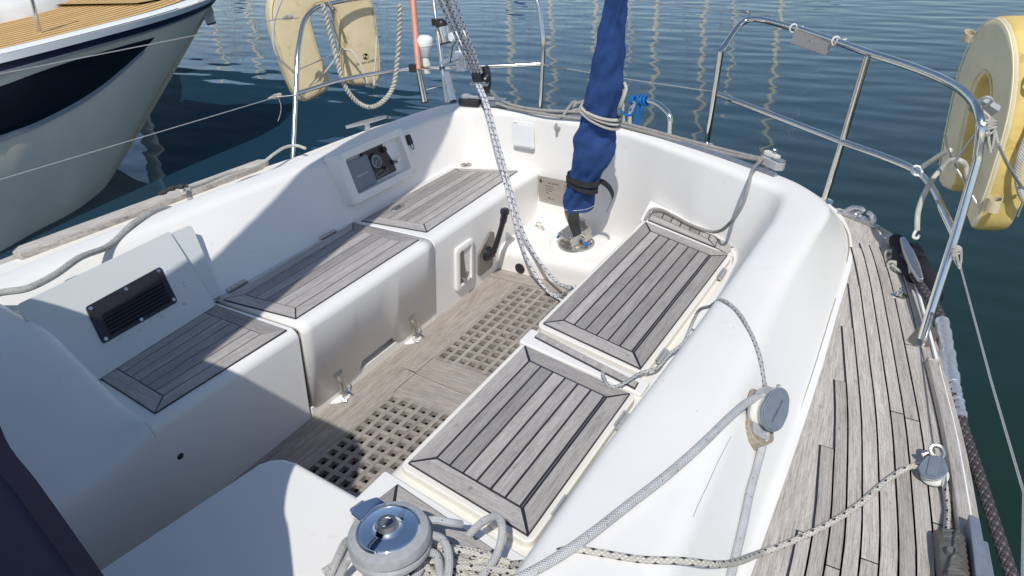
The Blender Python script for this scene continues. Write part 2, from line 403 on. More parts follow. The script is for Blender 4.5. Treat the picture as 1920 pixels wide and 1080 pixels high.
# ---- coaming moulding: lofted sections (inner base, inner top, outer top, outer base)
def coaming():
    ZT = 0.705
    S = [  # B(x,y) T1 T2 D zbase
     ((-2.13,-1.5),(-2.36,-1.5),(-2.47,-1.5),(-2.62,-1.5),.45),
     ((-2.13,.3),(-2.36,.3),(-2.47,.3),(-2.62,.3),.45),
     ((-2.13,1.0),(-2.355,1.0),(-2.465,1.0),(-2.62,1.0),.45),
     ((-2.135,1.5),(-2.32,1.5),(-2.435,1.5),(-2.60,1.5),.45),
     ((-2.14,2.06),(-2.25,2.06),(-2.375,2.06),(-2.56,2.06),.45),
     ((-2.14,2.5),(-2.20,2.5),(-2.365,2.5),(-2.54,2.6),.45),
     ((-2.12,2.82),(-2.17,2.84),(-2.285,2.96),(-2.42,3.15),.45),
     ((-2.04,2.93),(-2.07,2.96),(-2.17,3.06),(-2.2,3.3),.19),
     ((-1.78,2.955),(-1.78,2.975),(-1.80,3.052),(-1.80,3.37),.19),
     ((-1.45,2.93),(-1.45,2.945),(-1.46,3.02),(-1.44,3.36),.19),
     ((-1.24,2.87),(-1.24,2.89),(-1.24,2.965),(-1.2,3.28),.19),
     ((-1.05,2.78),(-1.05,2.80),(-1.04,2.885),(-.98,3.15),.19),
          ((-.84,2.65),(-.83,2.69),(-.80,2.78),(-.73,3.04),.45),
     ((-.66,2.53),(-.635,2.58),(-.58,2.665),(-.52,2.95),.45),
     ((-.595,2.44),(-.49,2.49),(-.43,2.56),(-.40,2.86),.45),
     ((-.575,2.3),(-.452,2.33),(-.312,2.40),(-.305,2.71),.45),
     ((-.565,2.1),(-.45,2.1),(-.31,2.15),(-.236,2.44),.45),
     ((-.565,1.85),(-.452,1.85),(-.318,1.87),(-.213,2.04),.45),
     ((-.565,1.45),(-.46,1.45),(-.302,1.46),(-.192,1.58),.45),
     ((-.565,1.0),(-.475,1.0),(-.265,1.0),(-.181,1.05),.45),
     ((-.555,.5),(-.475,.5),(-.245,.5),(-.178,.5),.45),
     ((-.55,-1.5),(-.475,-1.5),(-.2,-1.5),(-.15,-1.5),.45)]
    rails = []
    cols = []
    for k in range(4):
        z = [None, ZT, ZT, .53][k]
        col = cr([Vector((s[k][0], s[k][1], (s[4] if k == 0 else z))) for s in S], 6)
        cols.append(col)
    n = len(cols[0]); rows = []
    for i in range(n):
        B, T1, T2, D = (cols[k][i].copy() for k in range(4))
        si = min(len(S)-1, i//6); zb = S[si][4]
        zb = min(.45, max(.19, B.z))
        T1.z = ZT-0.004; T2.z = ZT; D.z = .53
        inw = (B-D); inw.z = 0; inw.normalize()
        F = B+inw*0.022; F.z = zb+0.002; B.z = zb+0.002
        E = D-inw*0.02; E.z = .531
        crown = (T1+T2)/2; crown.z += 0.006
        ctl = [F, B, T1, crown, T2, D, E]; r = [0, .022, .024, .04, .040, .022, 0]
        row = [F]
        for j in range(1, 6):
            a, b, c = ctl[j-1], ctl[j], ctl[j+1]
            d1, d2 = a-b, c-b; l1 = min(r[j], d1.length*.48); l2 = min(r[j], d2.length*.48)
            s_, e = b+d1.normalized()*l1, b+d2.normalized()*l2
            for q in range(6):
                t = q/5; row.append(s_*(1-t)**2+b*2*t*(1-t)+e*t*t)
        row.append(E); rows.append(row)
    mb = MB(); mb.grid(rows, flip=False)
    return mb
cm = build('cockpit_coaming', coaming(), gel, yacht, sharp=60)

# ---- bulkhead block closing the bench forward, with the slanting inner wall
mb = MB()
tailp = [(-1.84,.489),(-1.95,.566),(-2.03,.622),(-2.055,.638),(-2.075,.648),(-2.10,.656),(-2.13,.661),(-2.26,.674),(-2.36,.690),(-2.5,.69),(-2.5,-.1)]
prof = [(-1.761,-.1),(-1.7305,.20),(-1.7155,.345),(-1.716,.365),(-1.722,.388),(-1.738,.410),(-1.757,.426),(-1.772,.440),(-1.79,.450)]+tailp
profB = [(-1.761,-.1),(-1.7305,.20),(-1.7095,.405),(-1.711,.422),(-1.718,.436),(-1.728,.445),(-1.744,.4495),(-1.775,.4520),(-1.80,.464)]+tailp
def shr(d, pf): return [(x-d*.75*min(1, max(0, (z-.45)/.04)), z-d*min(1, max(0, (z-.45)/.04))) for x, z in pf]
def mixp(t): return [(a[0]*(1-t)+b_[0]*t, a[1]*(1-t)+b_[1]*t) for a, b_ in zip(prof, profB)]
rows = [[Vector((x, y, z)) for x, z in shr(d, mixp(t))] for y, d, t in ((-1.5, 0, 0), (.60, 0, 0), (.66, 0, .12), (.72, 0, .45), (.775, 0, .85), (.790, .0015, 1), (.803, .006, 1), (.811, .013, 1), (.815, .024, 1))]
mb.grid(rows, closed_v=True); mb.face([8*len(prof)+k for k in range(len(prof))][::-1])
blockhead = build('bench_end_moulding', mb, gel, yacht, sharp=50)
# ---- left bench: forward box, lifting locker front, aft box
def bench_prof(xf=-1.708, top=.45, bot=-.02, tuck=.045):
    return [(xf-tuck, bot)]+arc2(xf-.034, top-.034, .034, 0, 90, 8)+[(-2.16, top), (-2.16, bot)]
b1 = MB(); ext_y(b1, bench_prof(), .80, 1.347); build('bench_box', b1, gel, yacht, bevel=.006, seg=3)
# the middle locker opens: top and front are one moulding with a step and hand notch along its lower edge
def locker_lid():
    m = MB(); xf = -1.700; top = .453
    ys = [1.357, 1.40, 1.56, 1.60, 1.62, 1.80, 1.815, 1.85, 2.03, 2.078]
    low = [.118, .112, .108, .120, .150, .150, .120, .108, .112, .118]
    rows = []
    for y, lo in zip(ys, low):
        tk_ = .028*(1-(lo-.0)/.45)
        rows.append([Vector((xf-.045*(1-lo/.42), y, lo))]+[Vector((x, y, z)) for x, z in arc2(xf-.034, top-.034, .034, 0, 90, 8)]+[Vector((-2.125, y, top))])
    m.grid(rows); return m
ll = build('locker_lid', locker_lid(), gel, yacht, sharp=30, solid=.022)
ll.modifiers['solid'].offset = -1
tag(ll, 'white locker lid whose front drops to two chrome catches')
m = MB(); m.box((-1.95, 1.72, .20), (.36, .70, .44)); m.box((-1.756, 1.72, .03), (.03, .735, .16)); build('locker_box', m, gel_warm, yacht, bevel=.004)
b3 = MB(); ext_y(b3, bench_prof(), 2.088, 3.0); build('bench_box', b3, gel, yacht, bevel=.006, seg=3)

# ---- teak panels: mitred border, planks, black caulking between
def bil(q, u, v):
    a, b, c, d = (Vector((p[0], p[1])) for p in q)   # a(u0,v0) b(u1,v0) c(u1,v1) d(u0,v1)
    return a*(1-u)*(1-v)+b*u*(1-v)+c*u*v+d*(1-u)*v
def teak_panel(par, q, z, weights, be, bs, gap=.005, mat=None, th=.007, plugs=(), name='teak_planking', crossgrain=False):
    mat = mat or tk; q = [Vector((p[0], p[1])) for p in q]
    L = ((q[1]-q[0]).length+(q[2]-q[3]).length)/2; W = ((q[3]-q[0]).length+(q[2]-q[1]).length)/2
    g = gap/2; gu, gv = g/L, g/W
    u0, u1 = be[0]/L, 1-be[1]/L; v0, v1 = bs[0]/W, 1-bs[1]/W
    mb = MB(); dl = (q[1]-q[0]).normalized(); dw = (q[3]-q[0]).normalized()
    def pr(uv, d, mbx=mb):
        mbx.prism([tuple(bil(q, *p)) for p in uv], z, z+th+random.uniform(-.0003, .0003), uvdir=(d.x, d.y))
    if be[0]: pr([(0, gv), (0, 1-gv), (u0-gu, v1-gv if bs[1] else 1-gv), (u0-gu, v0+gv if bs[0] else gv)], dw)
    if be[1]: pr([(1, gv), (1, 1-gv), (u1+gu, v1-gv if bs[1] else 1-gv), (u1+gu, v0+gv if bs[0] else gv)], dw)
    if bs[0]: pr([(gu*2, 0), (1-gu*2, 0), (u1-gu if be[1] else 1, v0-gv), (u0+gu if be[0] else 0, v0-gv)], dl)
    if bs[1]: pr([(gu*2, 1), (1-gu*2, 1), (u1-gu if be[1] else 1, v1+gv), (u0+gu if be[0] else 0, v1+gv)], dl)
    tot = sum(weights); v = v0
    for w_ in weights:
        vn = v+(v1-v0)*w_/tot
        pr([(u0+gu, v+gv), (u1-gu, v+gv), (u1-gu, vn-gv), (u0+gu, vn-gv)], dl); v = vn
    for (pu, pv) in plugs:
        c = bil(q, pu, pv); mb.prism([(c.x+.0068*math.cos(k*math.pi/7), c.y+.0068*math.sin(k*math.pi/7)) for k in range(14)], z+.002, z+th+.0005, uvdir=(random.uniform(-1, 1), 1))
    o = build(name, mb, mat, par, bevel=.0007, seg=1)
    e = .002; mc = MB(); mc.prism([tuple(bil(q, *p)) for p in ((-e/L, -e/W), (1+e/L, -e/W), (1+e/L, 1+e/W), (-e/L, 1+e/W))], z-.004, z+th-.0022)
    build('caulking', mc, caulk, par)
    return o
LB = (.052, .052)
# forward panel (its forward end is cut diagonally), middle panel on the lid, aft panel
teak_panel(yacht, [(-1.747, .842), (-1.735, 1.322), (-2.088, 1.330), (-2.048, .872)], .449, [1, 1, 1, 1, 1, 1], (.055, .055), (.05, .0), gap=.0035)
teak_panel(ll, [(-1.756, 1.387), (-1.752, 2.051), (-2.112, 2.069), (-2.087, 1.365)], .452, [1, 1, 1, 1, 1, .22], (.052, .052), (.052, .046), gap=.0035)
teak_panel(yacht, [(-1.771, 2.130), (-1.787, 2.88), (-2.09, 2.79), (-2.098, 2.106)], .449, [1, 1, 1, 1, 1, .22], (.055, .035), (.052, .045), gap=.0035)
# hinges along the back of the middle lid
for hy in (1.455, 1.93):
    m = MB(); m.box((-2.122, hy, .458), (.022, .085, .004))
    for k in range(5): m.cyl((-2.124, hy-.042+.017*k, .461), (-2.124, hy-.042+.017*k+.0155, .461), .0052, 8)
    build('hinge', m, steel_dull, ll)
# recessed oval finger pull on the aft panel and shadow-line drain cover at the bench end
m = MB(); m.tube([(-2.035+.012*math.cos(a), 2.275+.036*math.sin(a), .4575) for a in [k*math.pi/10 for k in range(20)]], .0055, 8, closed=True); m.box((-2.035, 2.275, .4545), (.02, .064, .004))
build('finger_pull', m, steel_dull, yacht)
def drain(c, r, mat=steel_dull):
    m = MB(); m.lathe([(r, 0), (r, .004), (r*.8, .005), (r*.74, .001), (r*.3, .0), (0, .0)], 28, Matrix.Translation(c))
    for k in range(6):
        a = k*math.pi/3; m.lathe([(r*.12, .0012), (0, .0013)], 8, Matrix.Translation(Vector(c)+Vector((r*.45*math.cos(a), r*.45*math.sin(a), 0))))
    return build('drain', m, mat, yacht)
drain((-2.065, 2.85, .4548), .030)
m = MB(); m.prism(rrect([(-2.115, 2.80), (-2.01, 2.80), (-1.955, 2.89), (-2.10, 2.905)], .03), .4495, .4545); build('drain_surround', m, gel_warm, yacht, bevel=.003)
drain((-0.625,2.514,0.452), .026)

# ---- instrument recess in the left coaming
ins = [Vector(p) for p in ((-2.200,2.101,0.729), (-2.200,2.542,0.723), (-2.135,2.543,0.508), (-2.135,2.101,0.512))]
tl, tr, br_, bl_ = ins
def ipt(u, v, d=0):
    p = (tl*(1-u)+tr*u)*(1-v)+(bl_*(1-u)+br_*u)*v
    nrm = (tr-tl).cross(bl_-tl).normalized()
    if nrm.x < 0: nrm = -nrm
    return p+nrm*d
pan = MB()
def ring(mbx, loops):
    rows = [[Vector(p) for p in l] for l in loops]; mbx.grid(rows, closed_v=True); return mbx
def rl(u0, v0, u1, v1, d, r=.06):
    return [ipt(p[0], p[1], d) for p in rrect([(u0, v0), (u1, v0), (u1, v1), (u0, v1)], r, 5)]
ring(pan, [rl(-.01, -.01, 1.01, 1.01, -.05), rl(0, 0, 1, 1, .012), rl(.015, .02, .985, .98, .018), rl(.10, .15, .92, .84, .018, .03), rl(.13, .19, .90, .80, -.030, .03)])
pn = build('instrument_panel', pan, gel, yacht, sharp=50)
def quad_mb(u0, v0, u1, v1, d0, d1, r=.02):
    m = MB(); a = rl(u0, v0, u1, v1, d0, r); b = rl(u0, v0, u1, v1, d1, r); m.grid([a, b], closed_v=True); n = len(a); m.face(range(n)); m.face(range(n, 2*n)); return m
build('back_board', quad_mb(.13, .19, .90, .80, -.031, -.029), gel, pn)
build('switch_panel', quad_mb(.40, .18, .78, .78, -.029, -.016), blk, pn)
cov = build('instrument_cover', quad_mb(.13, .24, .43, .80, -.029, -.002, .03), gry, pn, bevel=.002); tag(cov, 'grey plastic cover over an instrument')
def pframe(u, v, d):
    m = frame(ipt(u, v, d), ipt(.5, .5, 1)-ipt(.5, .5, 0), ipt(.9, .5, 0)-ipt(.1, .5, 0)); return m
g = MB(); g.lathe([(.040, -.002), (.040, .006), (.034, .007), (.029, .002), (0, .002)], 32, pframe(.545, .44, -.016)); build('gauge', g, blk, pn)
g = MB(); fm = pframe(.545, .44, -.0135)
g.lathe([(.027, .0006), (0, .0006)], 28, fm); build('gauge_face', g, gry, pn)
g = MB()
for k in range(13):
    a = math.radians(-40+k*22)
    R_ = fm @ Matrix.Rotation(a, 4, 'Z')
    q = [R_ @ Vector(p) for p in ((.019, -.0011, .0013), (.0255, -.0011, .0013), (.0255, .0011, .0013), (.019, .0011, .0013))]
    b = len(g.V); g.V += q; g.face([b, b+1, b+2, b+3])
q = [fm @ Matrix.Rotation(math.radians(235), 4, 'Z') @ Vector(p) for p in ((-.006, -.0012, .0016), (.022, -.0006, .0016), (.022, .0006, .0016), (-.006, .0012, .0016))]
b = len(g.V); g.V += q; g.face([b, b+1, b+2, b+3])
ringp = [fm @ Vector((.0282*math.cos(a), .0282*math.sin(a), .004)) for a in [k*math.pi/20 for k in range(40)]]
g.tube(ringp, .0012, 6, closed=True)
build('gauge_markings', g, ink_w, pn)
build('switch_panel_frame', MB().tube([ipt(u, v, -.0155) for u, v in rrect([(.49, .66), (.66, .63), (.66, .72), (.49, .75)], .02)], .0008, 4, closed=True), ink_w, pn)
g = MB(); g.lathe([(.013, 0), (.013, .012), (.009, .016), (0, .016)], 20, pframe(.70, .29, -.016)); build('push_button', g, blk_soft, pn)
g = MB(); g.lathe([(.008, 0), (.008, .014), (0, .016)], 12, pframe(.62, .62, -.016)); build('push_button', g, blk_soft, pn)
g = MB(); km = pframe(.775, .60, -.014); g.lathe([(.009, 0), (.009, .012), (.005, .014), (.004, .03), (0, .03)], 14, km)
g.prism([(-.006, -.002), (.03, -.004), (.034, .012), (.010, .012)], .018, .022, km); build('ignition_key', g, steel_dull, pn)
lt = text_mb('raymarine', .018, frame(ipt(.28, .54, -.0008), ipt(.5, .5, 1)-ipt(.5, .5, 0), ipt(.9, .5, 0)-ipt(.1, .5, 0))); build('cover_lettering', lt, ink_w, pn)
# black sensor cap beside it
g = MB(); c0 = Vector((-2.185,2.576,0.654)); fr = frame(c0, (1, 0, .35), (0, 1, 0)); g.prism(rrect([(-.013, -.024), (.013, -.024), (.013, .022), (-.013, .022)], .007), -.01, .014, fr)
g.tube([fr @ Vector((.009*math.cos(a), -.034+.014*math.sin(a), .010)) for a in [k*math.pi/8 for k in range(16)]], .0022, 6, closed=True); build('rubber_cap', g, blk_soft, yacht, bevel=.002)

# ---- engine control lever and fuel-tap pocket on the bench front
LX = -1.752
m = MB(); fr = frame((-1.7265, 2.47, .212), (1, 0, -.10), (0, 1, 0))
m.prism(rrect([(-.062, -.095), (.05, -.095), (.062, -.03), (.062, .085), (.03, .095), (-.062, .03)], .02), -.004, .010, fr)
lv = build('engine_control', m, gry_brown, yacht, bevel=.003)
m = MB(); m.lathe([(.034, .008), (.033, .022), (.022, .034), (0, .036)], 24, fr)
lp = [fr @ Vector(p) for p in ((.0, .0, .03), (.006, .03, .045), (.022, .10, .058), (.040, .165, .066), (.047, .20, .068), (.050, .222, .068))]
lc = cr(lp, 6); rr = [.020]*6+[.017]*6+[.0165]*6+[.021]*6+[.028]*5+[.024, .014]
m.tube(lc, rr, 14, flat=.75); build('lever', m, blk, lv)
m = MB(); m.lathe([(.006, 0), (.006, .006), (0, .008)], 12, frame(fr @ Vector((.018, -.012, .034)), (1, 0, .2))); build('neutral_button', m, nmat('red_button')[0], lv)
MATS['red_button'].node_tree.nodes['Principled BSDF'].inputs['Base Color'].default_value = (.5, .02, .02, 1)
def ringx(loops):
    m = MB(); m.grid([[Vector(p) for p in l] for l in loops], closed_v=True); return m
pf = frame((-1.7245, 2.295, .235), (1, 0, -.10), (0, 1, 0))
def pl(w, h, d, r=.02): return [pf @ Vector((x, y, d)) for x, y in rrect([(-w, -h), (w, -h), (w, h), (-w, h)], r, 5)]
m = ringx([pl(.066, .108, -.01), pl(.066, .108, .010), pl(.060, .102, .014), pl(.045, .086, .014, .012), pl(.040, .080, .006, .012)])
m.face(range(len(m.V)-24, len(m.V)))
pk = build('pocket_frame', m, gel, yacht, sharp=40)
m = MB(); m.prism([(-.040, -.08), (.012, -.08), (-.012, .08), (-.040, .08)], .0065, .008, pf); build('pocket_recess', m, gry_brown, pk)
m = MB(); m.cyl(pf @ Vector((-.022, -.055, .006)), pf @ Vector((-.022, -.055, .03)), .010, 10); m.tube([pf @ Vector(p) for p in ((-.022, -.055, .026), (-.015, -.03, .03), (-.008, -.018, .03))], .006, 8); build('fuel_tap', m, steel_dull, pk)
# small black eye screw on the near wall
m = MB(); m.lathe([(.011, 0), (.011, .004), (.005, .008), (0, .008)], 14, frame((-1.724,0.855,0.296), (1, 0, -.1))); build('wall_plug', m, blk, yacht)

# ---- cockpit sole
ZS = .07
m = MB(); m.box((-1.39, 1.6, -.05), (.80, 3.2, .02)); build('bilge_tray', m, plain('tray_painted_shade', (.055, .045, .035), .6), yacht)  # tray coloured near-black so the grating holes look shaded
def board(mb, poly, uvdir, z1=ZS, th=.022): mb.prism(poly, z1-th, z1, uvdir=uvdir)
XL, XR = -1.757, -1.04
m = MB()
board(m, [(XL, .45), (-1.580, .45), (-1.580, 1.737), (-1.690, 1.737), (XL, 1.737)], (0, 1))
build('sole_board', m, tk_sole, yacht, bevel=.001, seg=1)
m = MB(); board(m, [(XL, 1.741), (-1.580, 1.730), (-1.582, 2.508), (XL, 2.508)], (0, 1)); build('sole_board', m, tk_sole, yacht, bevel=.001, seg=1)
m = MB(); board(m, [(-1.577, 1.592), (XR, 1.592), (XR, 1.680), (-1.577, 1.727)], (1, 0)); build('sole_board', m, tk_sole, yacht, bevel=.001, seg=1)
m = MB(); board(m, [(-1.577, 1.731), (XR, 1.684), (XR, 1.842), (-1.577, 1.842)], (1, 0)); build('sole_board', m, tk_sole, yacht, bevel=.001, seg=1)
m = MB(); board(m, rrect([(XL, 2.512), (XR, 2.512), (XR, 2.60), (-1.60, 2.60), (XL, 2.60)], .02), (1, 0)); build('sole_board', m, tk_sole, yacht, bevel=.001, seg=1)
def grating(x0, x1, y0, y1, nx, ny, bw):
    m = MB(); px = (x1-x0)/nx; py = (y1-y0)/ny
    for i in range(nx+1):   # long bars along y, top face proud by half a millimetre
        x = x0+i*px; m.prism([(x-bw/2, y0-.01), (x+bw/2, y0-.01), (x+bw/2, y1+.01), (x-bw/2, y1+.01)], ZS-.019, ZS+.0006, uvdir=(0, 1))
    for j in range(ny+1):
        y = y0+j*py
        for i in range(nx):
            xa, xb = x0+i*px+bw/2-.0004, x0+(i+1)*px-bw/2+.0004
            m.prism([(xa, y-bw/2), (xb, y-bw/2), (xb, y+bw/2), (xa, y+bw/2)], ZS-.019, ZS, uvdir=(1, 0))
    return m
build('floor_grating', grating(-1.572, -1.209, 1.135, 1.585, 8, 10, .0168), tk_sole, yacht)
build('floor_grating', grating(-1.572, -1.209, 1.853, 2.498, 8, 14, .0168), tk_sole, yacht)
m = MB(); board(m, [(-1.577, .45), (XR, .45), (XR, 1.118), (-1.577, 1.118)], (1, 0)); build('sole_board', m, tk_sole, yacht, bevel=.001, seg=1)
m = MB(); board(m, [(-1.192, 1.122), (XR, 1.122), (XR, 1.588), (-1.192, 1.588)], (0, 1)); board(m, [(-1.192, 1.846), (XR, 1.846), (XR, 2.508), (-1.192, 2.508)], (0, 1)); build('sole_board', m, tk_sole, yacht)
# ---- aft step that carries the rudder head
def step():
    m = MB(); pr = [(2.592, -.02), (2.592, .12)]+[(2.592+.05-.05*math.cos(a), .14+.05*math.sin(a)) for a in [math.radians(x) for x in (0, 18, 36, 54, 72, 90)]]+[(3.05, .19), (3.05, -.02)]
    rows = [[Vector((x, y, z)) for y, z in pr] for x in (-1.76, -1.0)]
    m.grid(rows, closed_v=True, flip=True); return m
build('rudder_step', step(), gel, yacht, sharp=40)
m = MB(); m.lathe([(.140, .186), (.134, .196), (.122, .203), (.108, .205), (0, .205)], 40, Matrix.Translation((-1.395, 2.765, 0)) @ Matrix.Diagonal((1.12, .86, 1, 1)))
build('rudder_boss', m, gel, yacht, sharp=60)
m = MB(); m.lathe([(.022, 0), (.026, .002), (0, .0026)], 16, frame((-1.621,2.590,0.099), (0, -1, 0))); build('scupper', m, blk, yacht)
def padeye(name, c, ang, L_=.03, h=.026, par=None, mat=steel):
    m = MB(); R_ = Matrix.Translation(c) @ Matrix.Rotation(ang, 4, 'Z')
    m.prism(rrect([(-L_-.012, -.009), (L_+.012, -.009), (L_+.012, .009), (-L_-.012, .009)], .0088), 0, .003, R_)
    m.tube([R_ @ Vector((L_*math.cos(a), 0, .002+h*math.sin(a))) for a in [k*math.pi/12 for k in range(13)]], .0036, 8)
    for s in (-1, 1): m.lathe([(.004, .003), (.003, .0045), (0, .0045)], 8, R_ @ Matrix.Translation((s*(L_+.005), 0, 0)))
    return build(name, m, mat, par or yacht, bevel=.0006, seg=1)
padeye('padeye', (-1.658,2.851,0.190), -.45)

# ---- right bench body, lids, teak
def yend(y_at_left, slope): return lambda x: y_at_left+(x+1.0)*slope
m = MB(); bp = [(-1.05, -.02)]+[(-1.035, .39)]+arc2(-1.0, .401, .035, 180, 90, 5)+[(-.56, .436), (-.56, -.02)]
ext_y(m, bp, .84, lambda x: 2.80+(x+1.0)*-.5); build('bench_box', m, gel_warm, yacht, bevel=.004)
def slab(poly, z0, z1, r=.03): mm = MB(); mm.prism(rrect(poly, r), z0, z1); return mm
# raised rims between the lids
m = MB(); m.prism(rrect([(-1.028, 1.607), (-1.028, 1.690), (-.59, 1.592), (-.59, 1.525)], .012), .40, .450); build('bench_rim', m, gel, yacht, bevel=.008, seg=3)
m = MB(); m.prism(rrect([(-1.036, 2.590), (-1.075, 2.80), (-.57, 2.53), (-.585, 2.425)], .012), .40, .450); build('bench_rim', m, gel, yacht, bevel=.008, seg=3)
m = MB(); m.prism(rrect([(-1.032, .80), (-1.030, .972), (-.585, .905), (-.585, .80)], .012), .40, .450); build('bench_rim', m, gel, yacht, bevel=.008, seg=3)
lid1 = build('seat_lid', slab([(-1.003, .990), (-1.006, 1.593), (-.597, 1.513), (-.596, .930)], .434, .458, .028), gel_warm, yacht, bevel=.006, seg=3)
lid2 = build('seat_lid', slab([(-1.017, 1.699), (-1.020, 2.576), (-.609, 2.419), (-.615, 1.605)], .434, .458, .028), gel_warm, yacht, bevel=.006, seg=3)
plug = [(.02, .2), (.02, .5), (.02, .8), (.98, .25), (.98, .5), (.98, .8), (.3, .965), (.7, .965)]
def plg(L, W, be): return [(be/2/L, .12), (be/2/L, .5), (be/2/L, .85), (1-be/2/L, .12), (1-be/2/L, .5), (1-be/2/L, .85), (.35, .93), (.75, .93), (.3, .07)]
teak_panel(lid1, [(-.981, 1.007), (-.984, 1.576), (-.615, 1.501), (-.613, .949)], .4575, [1, 1, 1, 1, 1, 1, .16], (.052, .052), (.052, .048), gap=.0065, plugs=plg(.56, .37, .052))
teak_panel(lid2, [(-.996, 1.714), (-.998, 2.556), (-.626, 2.408), (-.634, 1.623)], .4575, [1, 1, 1, 1, 1, 1, .16], (.052, .052), (.052, .050), gap=.0065, plugs=plg(.8, .37, .052))
teak_panel(yacht, [(-.988, 1.644), (-.988, 1.672), (-.618, 1.568), (-.616, 1.541)], .4495, [1], (0, 0), (0, 0), gap=.001, plugs=[(.5, .12), (.5, .5), (.5, .88)])
# aft small panel: short planks behind a cross border
q3 = [(-1.003, 2.602), (-1.030, 2.722), (-.648, 2.500), (-.672, 2.452)]
teak_panel(yacht, [(-1.003, 2.600), (-1.025, 2.720), (-.700, 2.545), (-.690, 2.470)], .4495, [1.2, 1, 1, 1, 1, 1], (.045, 0), (.0, .04), gap=.005)
m = MB(); m.prism([(-.686, 2.466), (-.696, 2.54), (-.672, 2.528), (-.640, 2.500), (-.628, 2.47), (-.632, 2.43), (-.66, 2.452)], .4495, .457, uvdir=(.3, -1)); build('teak_planking', m, tk, yacht)
teak_panel(yacht, [(-.985, .82), (-.965, .940), (-.66, .885), (-.66, .80)], .4495, [1, 1, 1, 1, 1], (0, .05), (.05, 0), gap=.0055, plugs=[(.75, .3), (.75, .62), (.3, .09)])
for (hx, hy, pr_) in ((-.6005, 2.28, lid2), (-.6025, 1.72, lid2), (-.590, 1.40, lid1), (-.588, 1.06, lid1)):
    m = MB()
    for k in range(4): m.cyl((hx, hy-.034+.017*k, .452), (hx, hy-.034+.017*k+.0155, .452), .0066, 8)
    m.box((hx-.008, hy, .4590), (.006, .068, .002)); build('hinge', m, gry_lt, pr_)

# ---- bridge deck with the step down to the sole, and the forward bulkhead
m = MB()
pts = [(-1.392, .40), (-1.385, .467), (-1.335, .84), (-1.318, .868), (-1.29, .886), (-1.25, .892), (-1.02, .874), (-.60, .83), (-.56, .80), (-.56, -1.2), (-1.392, -1.2)]
m.prism(pts, -.02, .4505); build('bridge_deck', m, gel, yacht, bevel=.02, seg=5, sharp=50)
m = MB(); m.box((-1.55, .30, .20), (.42, .10, .50)); m.box((-1.5, .335, .455), (.50, .18, .012)); build('companionway_sill', m, gel, yacht, bevel=.01)
m = MB(); m.box((-1.40, .43, .4625), (.05, .012, .004)); m.box((-1.36, .405, .4625), (.04, .010, .004)); build('drain_slot', m, gry, yacht)
# ---- side coachroof piece forward (out of view mostly) carrying the sprayhood
m = MB(); m.prism(rrect([(-2.0, -1.5), (-.72, -1.5), (-.72, -.05), (-2.0, -.05)], .05), .40, .82); build('coachroof', m, gel, yacht, bevel=.04, seg=4)

# ---- traveller track along the transom
trk = cr([(-2.13,3.0,.712),(-1.95,3.035,.712),(-1.74,3.03,.712),(-1.45,2.995,.712),(-1.24,2.935,.712),(-1.03,2.85,.712),(-.80,2.745,.712),(-.60,2.64,.712),(-.53,2.60,.712)], 8)
m = MB(); m.tube(trk, .011, 4, twist=0, up0=(0, 0, 1)); build('traveller_track', m, alu, yacht)
def endcar(c, d):
    m = MB(); fr = frame(c, (0, 0, 1), d)
    m.prism(rrect([(-.045, -.022), (.05, -.026), (.06, 0), (.05, .026), (-.045, .022)], .008), -.008, .022, fr)
    m.prism(rrect([(-.03, -.018), (.02, -.022), (.03, .018), (-.03, .018)], .006), .022, .036, fr)
    return m
# ---- side deck: teak margin, staircase of nibbed planks, toe rail, rubbing board
RL = [(-.4,.20),(.3,.20),(.8,.198),(1.17,.175),(1.535,.118),(1.65,.096),(1.84,.055),(1.94,.034),(2.285,-.042),(2.5,-.098),(2.62,-.14)]
def R(y):
    for (a, xa), (b, xb) in zip(RL, RL[1:]):
        if y <= b: 
            t = (y-a)/(b-a); return xa+(xb-xa)*t
    return RL[-1][1]
def Rs(y): return (R(y-.08)+R(y)+R(y+.08)+R(y-.04)+R(y+.04))/5
ys = [-.4+.06*k for k in range(51)]
EDGE = [(-2.862,2.281,0.530),(-2.827,2.479,0.530),(-2.810,2.693,0.530),(-2.781,3.001,0.530),(-2.714,3.300,0.530),(-2.653,3.426,0.530),(-2.527,3.519,0.530),(-2.057,3.517,0.530),(-1.716,3.494,0.530),(-1.212,3.346,0.530),(-0.829,3.191,0.530),(-0.662,3.087,0.530),(-0.505,2.969,0.530),(-0.370,2.815,0.530)]
m = MB()
poly = [(-.24, -1.2)]+[(-.26, 2.0), (-.29, 2.45), (-.34, 2.65), (-.42, 2.80), (-.5, 2.92), (-.9, 3.1), (-1.2, 3.25), (-1.4, 3.34), (-1.8, 3.36), (-2.2, 3.3), (-2.45, 3.15), (-2.58, 2.6), (-2.64, 1.0), (-2.64, -1.2),
        (-3.0, -1.2), (-3.0, 1.0)]+[(v[0], v[1]) for v in EDGE]+[(-.28, 2.815), (-.17, 2.69), (-.10, 2.53)]+[(Rs(y)+.030, y) for y in ys[::-1] if y < 2.5]+[(.225, -1.2)]
m.prism(poly, .40, .5245); build('deck_moulding', m, gel_warm, yacht)
m = MB(); pm = [(-.20, -1.0)]+[(-.205, 1.0), (-.215, 1.62), (-.235, 2.12), (-.262, 2.46), (-.285, 2.60), (-.325, 2.72), (-.37, 2.81), (-.33, 2.83), (-.28, 2.81), (-.175, 2.68), (-.105, 2.53)]+[(Rs(y)+.002, y) for y in ys[::-1] if y < 2.5]+[(.2, -1.0)]
m.prism(pm, .522, .5300, uvdir=(-.1, 1)); build('deck_margin_board', m, tk_deck, yacht)
m = MB(); eL = [(-.194,1.05),(-.204,1.58),(-.225,2.04),(-.247,2.44),(-.275,2.60),(-.318,2.71)]
